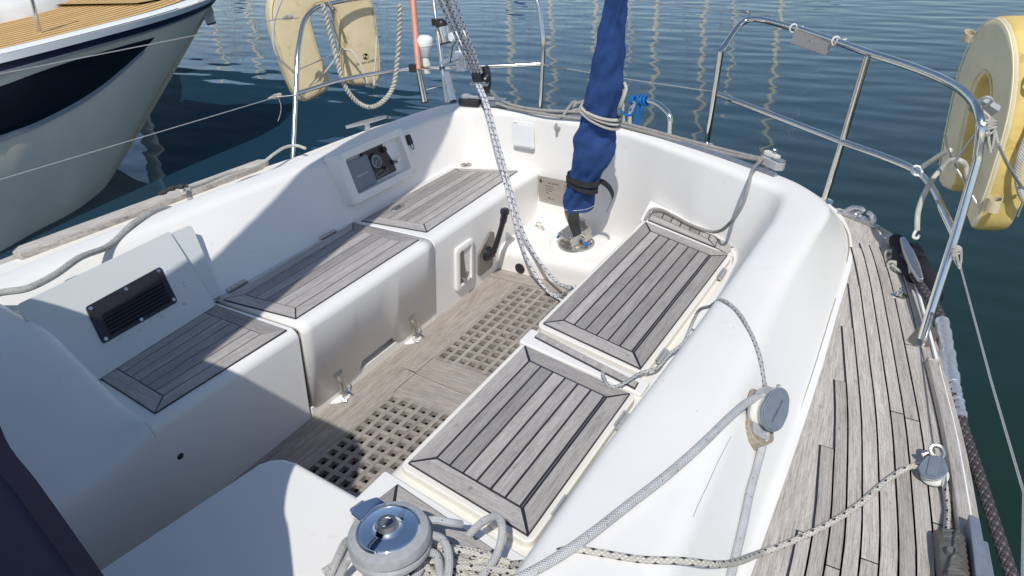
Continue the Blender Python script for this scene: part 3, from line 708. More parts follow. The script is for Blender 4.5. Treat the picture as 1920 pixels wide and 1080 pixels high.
m.tube(cr([(x+.012, y, .5305) for x, y in [(-.19,-.6)]+eL], 6), .0035, 5); build('deck_sealant', m, plain('aged_sealant', (.34,.29,.21), .7), yacht)
offs = [0, .040, .072, .102, .135, .168, .198, .226, .256, .284]
ends = [2.52, 2.50, 2.53, 2.53, 2.50, 2.50, 2.234, 1.972, 1.702, 1.434, 1.157]
ends = [2.515, 2.53, 2.54, 2.54, 2.501, 2.234, 1.972, 1.702, 1.434, 1.157]
pk_, cl_ = MB(), MB(); random.seed(11)
for k in range(len(offs)-1+1):
    if k == 0: continue
    x1o, x0o = offs[k-1], offs[k]; ye = ends[k]
    cuts = [-.6, random.uniform(.9, 1.2)+.0, ye] if k % 3 else [-.6, random.uniform(1.35, 1.9), ye]
    if k in (1, 2): cuts = [-.6, 1.30 if k == 1 else 1.62, 1.95 if k == 1 else ye]+([ye] if k == 1 else [])
    cuts = sorted(set(c for c in cuts if c <= ye-.25))+[ye]
    g = .0019
    for a, b in zip(cuts, cuts[1:]):
        if b-a < .1: continue
        n = max(2, int((b-a)/.08)); yy = [a+(b-a)*i/n for i in range(n+1)]
        yy[0] += .0016; yy[-1] -= .0016
        b0 = len(pk_.V); th = random.uniform(-.0002, .0002)
        L_ = [(Rs(y)-x0o+g, y) for y in yy]; R_ = [(Rs(y)-x1o-g, y) for y in yy]
        rows = []
        for (xl, y), (xr, _) in zip(L_, R_): rows.append([(xl, y, .529), (xl, y, .5345+th), (xr, y, .5345+th), (xr, y, .529)])
        pk_.grid(rows, uvs=lambda i, j, yy=yy, xw=(x0o-x1o): (yy[min(i, len(yy)-1)], (0, .002, xw, xw+.002)[j]))
    yy = [-.6+(ye+.6)*i/40 for i in range(41)]
    rows = [[(Rs(y)-x0o-.0026, y, .529), (Rs(y)-x0o-.0026, y, .5322), (Rs(y)-x1o+.0026, y, .5322), (Rs(y)-x1o+.0026, y, .529)] for y in yy[:-1]+[ye+.0028]]
    cl_.grid(rows)
dp = build('deck_planking', pk_, tk_deck, yacht); build('deck_caulking', cl_, caulk, yacht)
def strip(xo0, xo1, z0, z1, y0, y1, mat, name, bev=.004, n=40):
    m = MB(); yy = [y0+(y1-y0)*i/n for i in range(n+1)]
    rows = [[(Rs(y)+xo0, y, z0), (Rs(y)+xo0, y, z1), (Rs(y)+xo1, y, z1), (Rs(y)+xo1, y, z0)] for y in yy]
    m.grid(rows, closed_v=True, uvs=lambda i, j: (yy[min(i, n)], (0, z1-z0, z1-z0+xo1-xo0, 2*(z1-z0)+xo1-xo0, 0)[j]))
    m.face([0, 1, 2, 3][::-1]); m.face([n*4+k for k in range(4)])
    return build(name, m, mat, yacht, bevel=bev, seg=2)
strip(.000, .025, .53, .560, -.6, 1.86, tk_deck, 'toe_rail')
strip(.001, .024, .528, .536, 1.865, 2.50, tk_deck, 'toe_rail')
strip(.025, .032, .50, .545, -.6, 2.50, wht, 'rail_strip', .001)
strip(.032, .052, .47, .524, -.6, 2.46, tk_deck, 'rubbing_strake')
# left side: teak strip outside the coaming
m = MB(); A, B = Vector((-3.05, 1.18, .55)), Vector((-2.92, 2.31, .55))
q = [(-3.035, 1.19), (-3.005, 1.15), (-2.95, 1.15), (-2.845, 2.25), (-2.875, 2.33), (-2.925, 2.30)]
m.prism(q, .46, .552, uvdir=(.11, 1)); build('toe_rail', m, tk_deck, yacht, bevel=.008)
# hull skin below the deck edge
mb = MB()
hull_pts = [(.245, -3), (.25, .3), (.246, .8), (.224, 1.17), (.167, 1.53), (.104, 1.84), (.007, 2.28), (-.048, 2.5), (-.13, 2.69), (-.27, 2.835)]+[(v[0], v[1]) for v in EDGE[::-1]]+[(-3.04, 1.2), (-3.04, -3)]
rows = []
for k, (sc_, z) in enumerate(((1, .523), (1.0, .46), (.985, .2), (.95, -.2), (.88, -.58), (.8, -.8))):
    rows.append([Vector((-1.36+(x+1.36)*sc_, (y-0)*(sc_ if y > 0 else 1), z)) for x, y in hull_pts])
mb.grid(rows); build('hull', mb, gel, yacht, sharp=60)
# ---- washboards leaning on the left bench
def board_thing(name, label, q, th, mat, r=.03):
    tl_, tr_, brr, bll = (Vector(p) for p in q)
    c = (bll+brr)/2; o = thing(name, label, 'washboard', tuple(c))
    X = (brr-bll).normalized(); nrm = X.cross((tl_-bll)).normalized()
    if nrm.x < 0: nrm = -nrm
    fr = frame(bll, nrm, X); inv = fr.inverted()
    pp = [inv @ p for p in (bll, brr, tr_, tl_)]
    return o, fr, [(p.x, p.y) for p in pp]
wb, fr, pp = board_thing('washboard', 'pale washboard with a black vent propped upright at the back of the near left bench', [(-2.20, .80, .709), (-2.185, 1.345, .742), (-2.075, 1.326, .459), (-2.03, .79, .459)], .018, gel2)
m = MB(); m.prism(rrect(pp, .012), -.018, 0, fr); build('panel', m, gel2, wb, bevel=.003)
# vent grille, six screws, louvres
vq = [(.1705, .2040), (.4550, .2046), (.4278, .0767), (.1446, .0826)]
def vb(u, v): a, b, c, d = (Vector(x) for x in vq); return (a*(1-u)+b*u)*(1-v)+(d*(1-u)+c*u)*v
m = MB(); m.prism(rrect(vq, .012), 0, .005, fr); vg = build('vent_grille', m, blk, wb, bevel=.002)
m = MB()
for k in range(7):
    v0 = .30+k*.09
    a, b, c, d = vb(.12, v0), vb(.93, v0), vb(.93, v0+.055), vb(.12, v0+.055)
    pts_ = [fr @ Vector((a.x, a.y, .0052)), fr @ Vector((b.x, b.y, .0052)), fr @ Vector((c.x, c.y, .0115)), fr @ Vector((d.x, d.y, .0115))]
    base = len(m.V); m.V += pts_; m.face([base, base+1, base+2, base+3])
    base = len(m.V); m.V += [fr @ Vector((d.x, d.y, .0115)), fr @ Vector((c.x, c.y, .0115)), fr @ Vector((c.x, c.y, .005)), fr @ Vector((d.x, d.y, .005))]; m.face([base, base+1, base+2, base+3])
build('louvres', m, blk, vg, sharp=20)
for u, v in ((.05, .09), (.5, .09), (.95, .08), (.96, .9), (.5, .93), (.05, .92)):
    p = vb(u, v); sf = fr @ Matrix.Translation((p.x, p.y, .005)); m = MB(); m.lathe([(.0062, 0), (.0058, .0012), (0, .0018)], 14, sf); build('screw', m, steel, vg)
m = MB(); random.seed(5)
for k in range(26):
    u = random.uniform(.15, 1.1); p = vb(u, random.uniform(1.06, 1.16)) if k < 18 else vb(random.uniform(1.05, 1.22), random.uniform(.05, .8))
    s = random.uniform(.001, .0045); m.prism([(p.x-s, p.y-.0006), (p.x+s, p.y-.001), (p.x+s*.7, p.y+.0014), (p.x-s*.6, p.y+.0009)], 0, .0004, fr)
build('old_sealant', m, gry, wb)
wb2, fr2, pp2 = board_thing('washboard', 'plain pale washboard standing right behind the vented one, only its aft edge showing', [(-2.235, .95, .700), (-2.245, 1.43, .692), (-2.118, 1.385, .459), (-2.10, .90, .459)], .018, gel2)
m = MB(); m.prism(rrect(pp2, .02), -.016, 0, fr2); build('panel', m, gel2, wb2, bevel=.003)
for o in (wb, wb2): o['group'] = 'washboards leaning on the bench'
# ---- catches on the locker front
for py, cc in ((1.487, None), (1.917, None)):
    m = MB(); base = Vector((-1.738, py, .072))
    m.prism([(base.x-.02+.055*math.cos(a), base.y+.052*math.sin(a)) for a in [math.radians(x) for x in range(-80, 81, 16)]]+[(base.x-.02, base.y+.052), (base.x-.02, base.y-.052)], .0704, .0716); build('catch_plate', m, wht, yacht)
    m = MB(); m.box(base+Vector((.018, 0, .012)), (.016, .020, .022))
    m.tube(cr([base+Vector(v) for v in ((.022, 0, .02), (.016, .002, .05), (.012, 0, .08), (.016, -.002, .10))], 4), .0075, 8)
    m.tube([base+Vector(v) for v in ((.026, -.014, .035), (.022, -.013, .085))], .003, 6); m.tube([base+Vector(v) for v in ((.026, .014, .035), (.022, .013, .085))], .003, 6)
    m.prism(rrect([(-.020, -.009), (.020, -.009), (.024, .011), (-.024, .011)], .006), -.006, .006, frame(base+Vector((.010, 0, .105)), (1, 0, .35), (0, 1, .1)))
    m.tube(cr([base+Vector(v) for v in ((.024, -.018, .018), (.036, -.02, .008), (.046, -.016, .004))], 4), .006, 8); m.tube(cr([base+Vector(v) for v in ((.024, .018, .018), (.036, .022, .008), (.044, .022, .004))], 4), .0055, 8)
    build('lid_catch', m, steel, yacht)
# ---- plates on the transom wall
fr = frame((-1.784,2.952,0.614), (-.05, -1, 0), (1, -.05, 0)); m = MB()
m.prism(rrect([(-.061, -.064), (.061, -.064), (.061, .064), (-.061, .064)], .012), 0, .010, fr)
cp = build('locker_cover', m, wht, yacht, bevel=.004, seg=3); tag(cp, 'white hinged socket cover')
m = MB(); m.prism(rrect([(-.050, -.056), (.050, -.056), (.050, .052), (-.050, .052)], .010), .0100, .0135, fr); m.box((0, 0, 0), (.016, .006, .006)); m.V[-8:] = [fr @ (v+Vector((-.035, .060, .012))) for v in m.V[-8:]]; build('cover_flap', m, wht, cp, bevel=.002)
c1 = Vector((-1.709,2.944,0.420)); c2 = Vector((-1.717,2.944,0.299))
fr = frame(c1, (-.085, -1, 0), (1, -.085, 0)); m = MB(); hh = (c1-c2).length
m.prism([(0, -hh), (.215, -hh), (.215, 0), (0, 0)], 0, .0015, fr); bp_ = build('builders_plate', m, plate_m, yacht)
m = MB()
rows_ = [(-.028, .055, 'SAIL GROUP', .0115), (-.028, .150, 'Category', .010), (-.043, .043, 'design cat', .0105), (-.043, .150, 'Loading', .010), (-.056, .040, 'max persons', .0100), (-.068, .040, 'max load', .0100), (-.080, .040, 'serial', .0100), (-.066, .148, '001', .010), (-.106, .052, 'CE', .015), (-.108, .076, '0 97', .010)]
for yv, xv, tx, sz in rows_:
    t = text_mb(tx, sz, fr @ Matrix.Translation((xv, yv, .0017)), .0002, 'LEFT'); b = len(m.V); m.V += t.V
    for f in t.F: m.face([b+i for i in f])
m.lathe([(.0075, .0016), (.0075, .0022), (0, .0024)], 18, fr @ Matrix.Translation((.016, -.024, 0)))
build('engraving', m, ink, bp_)
for sx, sy in ((.006, -.006), (.006, -hh+.006)):
    m = MB(); m.lathe([(.003, .0015), (.002, .0025), (0, .0028)], 10, fr @ Matrix.Translation((sx, sy, 0))); build('screw', m, steel_dull, bp_)
# ---- deck hardware on the right: fairlead, ring padeye, cleat
m = MB(); fr = frame((-0.253,2.743,0.532), (0, 0, 1), (1, -.62, 0))
m.prism(rrect([(-.085, -.012), (.085, -.012), (.09, .010), (-.085, .012)], .006), 0, .007, fr)
for pts_ in (((-.06, 0, .004), (-.045, 0, .022), (-.02, 0, .040), (.008, 0, .046), (.022, 0, .038)), ((.066, 0, .004), (.064, 0, .022), (.052, 0, .038), (.036, 0, .042)), ((-.05, 0, .010), (-.015, 0, .012), (-.006, 0, .026), (.008, 0, .032)), ((.06, 0, .010), (.03, 0, .010), (.018, 0, .014))):
    m.tube(cr([fr @ Vector(p) for p in pts_], 6), [.0105]*12+[.008]*13, 10)
build('fairlead', m, alu, yacht, bevel=.002)
c = Vector((-0.053,2.216,0.534)); m = MB(); m.lathe([(.024, 0), (.023, .003), (.012, .005), (0, .0055)], 24, Matrix.Translation(c) @ Matrix.Diagonal((1, .8, 1, 1)))
m.tube([c+Vector((.004*math.cos(a)-.0, .010*math.cos(a), .006+.019*math.sin(a))) for a in [k*math.pi/10 for k in range(11)]], .0045, 8); build('ring_padeye', m, steel, yacht)
c = Vector((-0.139,2.629,0.533)); m = MB(); m.lathe([(.014, 0), (.013, .003), (.004, .004), (0, .003)], 16, Matrix.Translation(c)); build('deck_filler', m, steel_dull, yacht)
# mooring cleat: tall two-horned casting
m = MB(); A, B = Vector((-0.089,2.510,0.600)), Vector((-0.007,2.234,0.600)); mid = (A+B)/2; d = (B-A).normalized(); Lc = (B-A).length/2; fr = frame(Vector((mid.x, mid.y, .535)), (0, 0, 1), d)
m.box((0,0,0), (.04, .022, .05)); m.V[-8:] = [fr @ (v+Vector((-.035, 0, .025))) for v in m.V[-8:]]; m.box((0,0,0), (.04, .022, .05)); m.V[-8:] = [fr @ (v+Vector((.035, 0, .025))) for v in m.V[-8:]]
m.prism(rrect([(-Lc, -.007), (-.05, -.015), (.05, -.015), (Lc, -.007), (Lc, .007), (.05, .015), (-.05, .015), (-Lc, .007)], .005), .046, .062, fr)
build('mooring_cleat', m, alu, yacht, bevel=.004, seg=3)
# left deck cleat glimpsed beyond the coaming
m = MB(); A, B = Vector((-2.751,2.760,0.600)), Vector((-2.671,2.994,0.600)); mid = (A+B)/2; d = (B-A).normalized(); fr = frame(Vector((mid.x, mid.y, .55)), (0, 0, 1), d); Lc = (B-A).length/2
m.box((0,0,0), (.03, .014, .05)); m.V[-8:] = [fr @ (v+Vector((0, 0, .02))) for v in m.V[-8:]]
m.prism(rrect([(-Lc, -.006), (-.03, -.017), (.03, -.017), (Lc, -.006), (Lc, .006), (.03, .017), (-.03, .017), (-Lc, .006)], .005), .040, .056, fr); build('mooring_cleat', m, alu, yacht, bevel=.004, seg=3)
# swim ladder hoop at the stern
lp = fil([(-1.388,3.300,0.547), (-1.384,3.300,0.719), (-1.252,3.250,0.752), (-1.131,3.160,0.718), (-1.131,3.160,0.627)], .09, 8)
m = MB(); m.tube(lp, .012, 12); build('ladder_hoop', m, steel, yacht)
m = MB(); m.tube([(-1.415,3.250,0.880), (-1.409,3.280,0.623)], .008, 10); build('ladder_strut', m, steel, yacht)

from mathutils.bvhtree import BVHTree
_bv = BVHTree.FromPolygons([v.co+Vector((-1.36, 1.2, -.55)) for v in cm.data.vertices], [tuple(p.vertices) for p in cm.data.polygons])
def lay(p, r, tol=.12):
    """rest a point on the coaming moulding"""
    p = Vector(p); h = _bv.ray_cast(Vector((p.x, p.y, 2)), Vector((0, 0, -1)))
    if h[0] is None or abs(h[0].z-p.z) > tol: return p
    return Vector((p.x, p.y, h[0].z+r/max(.45, h[1].z)))
def lay_normal(p):
    h = _bv.ray_cast(Vector((p[0], p[1], 2)), Vector((0, 0, -1))); return h[1] if h[1].z > 0 else -h[1]

m = MB(); m.tube(cr([lay(v, .0002) for v in ((-0.268,1.196,0.700), (-0.267,1.125,0.700), (-0.266,1.085,0.700), (-0.264,1.031,0.700), (-0.263,0.987,0.700), (-0.261,0.947,0.700))], 8), .0007, 4); build('hairline_crack', m, plain('crack_grime', (.30, .27, .22), .8), yacht)

# ================================================================ RAILS AND GEAR
PR = .0125
# ---- left stern rail
lr = thing('guard_rail', 'left stern rail of polished steel tube carrying the aerials, light and pale horseshoe buoy', 'guard rail', (-2.91, 2.52, .53), 'stern rails')
top = fil([(-2.905, 2.505, .49), (-3.020,2.777,0.956), (-3.10, 2.96, 1.145), (-3.02, 3.35, 1.15), (-2.62, 3.68, 1.15), (-2.087,3.660,1.188), (-2.023,3.600,0.901), (-2.058,3.600,0.535)], [.05, .24, .2, .2, .20, .05], 10)
m = MB(); m.tube(top, PR, 14); build('rail_tube', m, steel, lr)
m = MB(); m.tube(cr([(-2.979,2.684,0.775), (-2.933,2.970,0.780), (-2.806,3.178,0.785), (-2.682,3.309,0.785), (-2.457,3.404,0.785), (-2.214,3.519,0.785), (-2.049,3.609,0.785)], 8), PR*.92, 12); build('middle_rail', m, steel, lr)
# ---- right stern rail
F1, F2, F3 = (-1.017,3.354,0.530), (-0.395,2.878,0.530), (0.029,1.995,0.530)
rr_ = thing('guard_rail', 'right stern rail of polished steel tube with a plate clamped under its top tube', 'guard rail', F3, 'stern rails')
T = [F1, (-0.914,3.116,1.020), (-0.884,3.357,1.100), (-0.672,3.200,1.110), (-0.470,2.982,1.110), (-0.327,2.808,1.110), (-0.188,2.655,1.110), (-0.072,2.494,1.110), (-0.002,2.354,1.105), (0.038,2.220,1.080), (0.054,2.202,0.980), (0.047,2.120,0.790), F3]
tp = cr(T[1:-2], 8)
m = MB(); m.tube([Vector(F1)+(Vector(T[1])-Vector(F1))*k/4 for k in range(4)]+tp+[Vector(T[-2])+(Vector(F3)-Vector(T[-2]))*k/4 for k in range(5)], PR, 14); build('rail_tube', m, steel, rr_)
m = MB(); m.tube([(-0.320,2.783,1.105), (-0.360,2.840,0.785), F2], PR*.95, 12); build('middle_post', m, steel, rr_)
m = MB(); m.tube(cr([(-0.987,3.327,0.785), (-0.640,3.057,0.785), (-0.359,2.834,0.785), (-0.201,2.718,0.785), (-0.106,2.628,0.785), (-0.043,2.486,0.787), (0.005,2.299,0.789), (0.046,2.134,0.790)], 8), PR*.92, 12); build('middle_rail', m, steel, rr_)
for f in (F1, F2):
    m = MB(); m.lathe([(.034, 0), (.033, .004), (.016, .007), (0, .007)], 24, Matrix.Translation((f[0], f[1], .527))); build('base_flange', m, steel, rr_)
m = MB(); fr = Matrix.Translation((F3[0]+.005, F3[1]+.015, .533)) @ Matrix.Rotation(-.25, 4, 'Z')
m.prism(rrect([(-.028, -.062), (.028, -.062), (.030, .062), (-.030, .062)], .026), 0, .005, fr)
m.tube(fil([fr @ Vector(p) for p in ((.012, -.045, .004), (.014, -.045, .02), (.004, .00, .075), (.0, .012, .07))], .02), .0055, 8); build('base_flange', m, steel_dull, rr_, bevel=.001)
# engraved bracket under the top tube
a, b, c, d = (Vector(v) for v in ((-0.636,3.151,1.110), (-0.458,2.955,1.110), (-0.485,2.970,1.058), (-0.637,3.080,1.073)))
pb = thing('rail_bracket', 'worn flat metal plate strapped under the top tube of the right stern rail', 'bracket', tuple((a+b)/2))
nn = (b-a).cross(d-a).normalized(); m = MB(); base = len(m.V); m.V += [a, b, c, d, a+nn*.004, b+nn*.004, c+nn*.004, d+nn*.004]
for f in ((0,1,2,3),(7,6,5,4),(0,4,5,1),(1,5,6,2),(2,6,7,3),(3,7,4,0)): m.face(f)
build('plate', m, plate_m, pb, bevel=.001)
m = MB(); ctr = (a+b+c+d)/4; m.lathe([(.0055, -.006), (.0055, .006), (0, .008)], 12, frame(ctr, nn)); build('rivet', m, steel, pb)
for q_ in ((-0.647,3.160,1.112), (-0.453,2.956,1.112)):
    m = MB(); ax = (b-a).normalized(); o1 = Vector(q_)
    fr = frame(o1, ax)
    m.tube([fr @ Vector((.0155*math.cos(t), .0155*math.sin(t), 0)) for t in [k*math.pi/8 for k in range(16)]], .0035, 6, closed=True)
    m.tube([fr @ Vector((.0155, 0, .003)), fr @ Vector((.040, .004, .003))], .003, 6); build('strap', m, wht_off, pb)

# ---- horseshoe buoys: profile swept along a U, flat faces with rounded edges
def horseshoe(root, W, Hh, bw, th, face_m, side_m, local=True, taper=1.0):
    """U opening downward, in the local xz plane; thickness along y; one closed padded body"""
    path = []
    Rm = W/2-bw/2; zc = Hh-bw/2-Rm
    for z in (0, .25*zc, .5*zc, .75*zc): path.append((Vector((-Rm*(1-.16*(1-z/zc)**2), 0, z)), Vector((-.25*(1-z/zc), 0, 1)).normalized()))
    for k in range(13):
        a = math.pi-k*math.pi/12; path.append((Vector((Rm*math.cos(a), 0, zc+Rm*math.sin(a))), Vector((math.sin(a), 0, -math.cos(a)))))
    for z in (.75*zc, .5*zc, .25*zc, 0): path.append((Vector((Rm*(1-.16*(1-z/zc)**2), 0, z)), Vector((-.25*(1-z/zc), 0, -1)).normalized()))
    def sect(sc):
        return rrect([(-bw/2*sc, -th/2*sc), (bw/2*sc, -th/2*sc), (bw/2*sc, th/2*sc), (-bw/2*sc, th/2*sc)], .030, 5)
    rows = []
    for i, (c, t) in enumerate(path):
        side = Vector((0, 1, 0)).cross(t).normalized(); bulge = 1+.02*math.sin(i*2.1)
        rows.append([c+side*x*bulge+Vector((0, y, 0)) for x, y in sect(1.0)])
    for e, s in ((0, -1), (-1, 1)):
        c, t = path[e]; side = Vector((0, 1, 0)).cross(t).normalized(); ex = []
        for sc, dd in ((.96, .025), (.86, .050), (.70, .066), (.45, .074)): ex.append([c+t*s*dd+side*x*sc+Vector((0, y*min(1, sc+.12), 0)) for x, y in sect(1.0)])
        if e == 0: rows = ex[::-1]+rows
        else: rows = rows+ex
    m = MB(); m.grid(rows, closed_v=True); n = len(rows[0]); m.face(range(n)); m.face([(len(rows)-1)*n+k for k in range(n)][::-1])
    o = build('cover', m, [face_m, side_m], root, sharp=50, local=True)
    for p in o.data.polygons:
        if abs(p.normal.y) < .6: p.material_index = 1
    # seams
    for sy in (-1, 1):
        for so_ in (-1, 1):
            s_ = MB(); pts = []
            for c, t in path:
                side = Vector((0, 1, 0)).cross(t).normalized(); pts.append(c+side*so_*(bw/2-.010)+Vector((0, sy*(th/2+.0005), 0)))
            s_.tube(cr(pts, 3), .0022, 5)
            build('seam', s_, face_m, root, local=True)
    return path
# right buoy
rb = thing('horseshoe_buoy', 'cream and yellow stained horseshoe buoy hanging outside the right stern rail', 'lifebuoy', (.078, 2.60, .775), 'horseshoe lifebuoys on the stern rails')
horseshoe(rb, .50, .50, .165, .105, cream_lt, yellow)
rb.rotation_euler = (0, 0, math.radians(108))
lbuoy = thing('horseshoe_buoy', 'cream horseshoe buoy with a printed round emblem hanging outside the left stern rail', 'lifebuoy', (-3.2, 3.19, .72), 'horseshoe lifebuoys on the stern rails')
horseshoe(lbuoy, .60, .64, .225, .12, cream, cream)
lbuoy.rotation_euler = (0, math.radians(-3), math.radians(62))
# printed emblem and words on the aft leg, on the face towards the cockpit
LM = Matrix.Translation((.190, -.0614, .060)) @ Matrix(((1, 0, 0, 0), (0, 0, -1, 0), (0, 1, 0, 0), (0, 0, 0, 1)))
t = text_mb('OCEAN SAFETY', .020, LM, .0003); build('printed_words', t, ink, lbuoy, local=True)
m = MB(); E_ = LM @ Matrix.Translation((0, .034, 0))
for k in range(4):
    a0 = math.pi/2*k+.4; pts = [(0, 0)]+[(.0155*math.cos(a0+j*math.pi/12), .0155*math.sin(a0+j*math.pi/12)) for j in range(5 if k % 2 else 7)]
    if k % 2 == 0: m.prism(pts, 0, .0006, E_)
m.tube([E_ @ Vector((.016*math.cos(a), .016*math.sin(a), .0004)) for a in [k*math.pi/14 for k in range(28)]], .0012, 5, closed=True)
build('emblem', m, ink, lbuoy, local=True)

# ---- stern equipment clamped to the left rail
def clamp(c, ax, mat, par, s=.022):
    m = MB(); fr = frame(c, ax); m.prism(rrect([(-s, -s*.9), (s, -s*.9), (s, s*.9), (-s, s*.9)], s*.3), -s*.9, s*.9, fr); return build('clamp', m, mat, par, bevel=.003)
dan = thing('danbuoy_pole', 'salmon orange pole standing in a steel holder tube on the left stern rail', 'pole', (-2.593,3.240,0.625))
base = Vector((-2.609,3.260,0.618)); up = Vector((-2.610,3.240,0.794))
m = MB(); m.cyl(base, up+(up-base)*.05, .0175, 18); build('holder_tube', m, steel, dan)
m = MB(); m.cyl(base-(up-base).normalized()*.006, base+(up-base).normalized()*.002, .019, 18); build('end_cap', m, blk, dan)
t1 = Vector((-2.723,3.400,1.131)); m = MB(); m.tube([up+(up-base)*.02, t1, t1+(t1-up)*1.3], .0165, 16); build('pole_tube', m, orange, dan)
clamp(Vector((-2.641,3.240,0.806)), (1, .25, 0), blk, dan, .024)
ant = thing('satellite_antenna', 'white mushroom shaped antenna on the left stern rail beside the salmon pole', 'antenna', (-2.643,3.351,0.790))
b0 = Vector((-2.643,3.351,0.790)); fr = Matrix.Translation(b0) @ Matrix.Diagonal((1.35, 1.35, 1.3, 1))
m = MB(); m.lathe([(.019, -.028), (.019, .014), (.016, .022), (.013, .036), (.016, .040)], 18, fr); build('mount', m, wht_off, ant, sharp=40)
m = MB(); m.lathe([(.016, .040), (.022, .048), (.034, .076), (.0395, .088), (.0405, .108), (.037, .118), (.024, .126), (0, .129)], 32, fr); build('dome', m, wht, ant, sharp=40)
m = MB(); m.lathe([(.0411, .089), (.0411, .0905)], 32, fr); build('groove', m, wht_off, ant)
pol = thing('radar_pole', 'upright steel pole rising past the left stern rail with a light fixed to it', 'pole', (-2.409,3.200,0.646))
a_, b_ = Vector((-2.424,3.220,0.639)), Vector((-2.581,3.400,1.134)); m = MB(); m.tube([a_, b_, b_+(b_-a_)*1.0], .0125, 14); build('pole_tube', m, steel, pol)
m = MB(); dd = (b_-a_).normalized(); q = Vector((-2.475,3.275,0.807)); m.cyl(q-dd*.006, q+dd*.006, .0155, 14); build('collar', m, blk, pol)
ln = thing('stern_light', 'black topped steel lamp can fixed to the upright pole above the white antenna', 'lamp', (-2.469,3.300,0.936))
c0, c1 = Vector((-2.481,3.340,0.928)), Vector((-2.500,3.345,1.009)); m = MB(); m.cyl(c0, c1, .030, 24); build('lamp_body', m, steel, ln)
m = MB(); m.cyl(c0-(c1-c0)*.08, c0+(c1-c0)*.04, .031, 24); build('bottom_rim', m, blk, ln)
m = MB(); ax = (c1-c0).normalized(); fr = frame(c1, ax); m.lathe([(.032, 0), (.033, .012), (.028, .030), (.012, .038), (0, .038)], 24, fr)
q_ = Vector((-2.546,3.330,1.032)); m.box(c1+ax*.014+(q_-c1)*.45, (.06, .03, .035)); build('lamp_cap', m, blk, ln, bevel=.003)
wh = thing('camera_arm', 'white jointed camera arm clamped to the left stern rail near the mainsheet ropes', 'camera', (-2.435,3.415,0.790))
m = MB(); q0 = Vector((-2.441,3.413,0.790)); m.prism(rrect([(-.026, -.022), (.026, -.022), (.026, .022), (-.026, .022)], .008), -.024, .026, Matrix.Translation(q0)); build('clamp', m, wht, wh, bevel=.004)
m = MB(); k0 = Vector((-2.311,3.240,0.894)); k1 = Vector((-2.425,3.200,0.854)); m.tube([q0, k0, ], .018, 14); m.tube([k0, k1], [.014, .010], 12); m.tube([Vector((-2.324,3.210,0.900)), Vector((-2.330,3.300,0.881))], .020, 16); build('arm', m, wht, wh)
m = MB(); k2 = Vector((-2.333,3.260,0.946)); m.tube([k0, k2], .011, 12); m.tube([k2, k2+(k2-k0)*.25], .016, 12); build('neck', m, wht, wh)
m = MB(); h0, h1 = Vector((-2.380,3.250,0.978)), Vector((-2.351,3.330,0.975)); m.tube([h0-(h1-h0)*.0, h0+(h1-h0)*.25, h1], [.022, .026, .026], 20); build('head', m, wht, wh)
m = MB(); m.tube(cr([k2+Vector((.0, 0, .02)), Vector((-2.346,3.220,0.945)), Vector((-2.359,3.210,0.892)), Vector((-2.370,3.210,0.856))], 6), .003, 6); build('cable', m, blk, wh)
wt = thing('rod_holder', 'short white plastic tube tied with a cable tie to the upright pole at the stern', 'tube', (-2.373,3.200,0.649))
a2, b2 = Vector((-2.350,3.180,0.662)), Vector((-2.423,3.240,0.795)); m = MB(); m.cyl(a2, b2, .0175, 20); build('tube', m, wht, wt)
m = MB(); m.cyl(a2-(b2-a2)*.02, a2+(b2-a2)*.015, .0185, 20); build('end_cap', m, blk, wt)
m = MB(); dd = (b2-a2).normalized(); q = a2+(b2-a2)*.58; fr = frame(q, dd); m.tube([fr @ Vector((.0185*math.cos(a)+.0*0, .0185*math.sin(a), 0)) for a in [k*math.pi/10 for k in range(20)]], .0018, 5, closed=True); m.tube([q+Vector((-.015, -.012, 0)), Vector((-2.506,3.160,0.717))], .0018, 5); build('cable_tie', m, wht_off, wt)

# ---- tiller in its blue canvas cover, with steel rudder head
tb = Vector((-1.40, 2.735, .205))
tl_ = thing('tiller', 'tall tiller raised upright in a blue canvas cover on a steel rudder head', 'tiller', tuple(tb))
H_ = 1.28
m = MB(); m.lathe([(.066, 0), (.066, .006), (.060, .010), (.050, .010), (.050, .016), (0, .016)], 36, Matrix.Translation(tb) @ Matrix.Scale(H_, 4))
for k in range(7):
    a = k*2*math.pi/7+.3; m.lathe([(.0062, .008), (.0062, .020), (.003, .023), (0, .023)], 6, Matrix.Translation(tb+Vector((.053*math.cos(a), .053*math.sin(a), 0))*H_))
build('rudder_head', m, steel_dull, tl_, sharp=30)
m = MB(); R1_ = Matrix.Translation(tb+Vector((-.004, -.004, .045))) @ Matrix.Rotation(-.5, 4, 'Z') @ Matrix.Rotation(.40, 4, 'X') @ Matrix.Scale(H_, 4)
m.box((0, 0, 0), (.082, .086, .050)); m.V = m.V[:-8]+[R1_ @ v for v in m.V[-8:]]
m.box((0, 0, 0), (.07, .012, .06)); m.V[-8:] = [R1_ @ (v+Vector((0, .045, .02))) for v in m.V[-8:]]
for sx in (-1, 1): m.cyl(R1_ @ Vector((sx*.030, -.03, .02)), R1_ @ Vector((sx*.030, -.03, .032)), .006, 6)
m.cyl(R1_ @ Vector((.0, .02, .02)), R1_ @ Vector((.0, .02, .034)), .0075, 8)
m.cyl(R1_ @ Vector((-.05, .012, .005)), R1_ @ Vector((.052, .012, .005)), .0085, 12)
build('tiller_fitting', m, steel_dull, tl_, bevel=.003)
m = MB(); w1 = tb+Vector((.066, -.020, .026)); m.tube([w1+Vector((-.012, -.012, 0)), w1+Vector((.010, -.008, .0))], .010, 10); m.tube([tb+Vector((-.078, -.036, .03)), tb+Vector((-.072, -.028, .048))], .006, 8); build('painted_nut', m, blue_chip, tl_, bevel=.001)
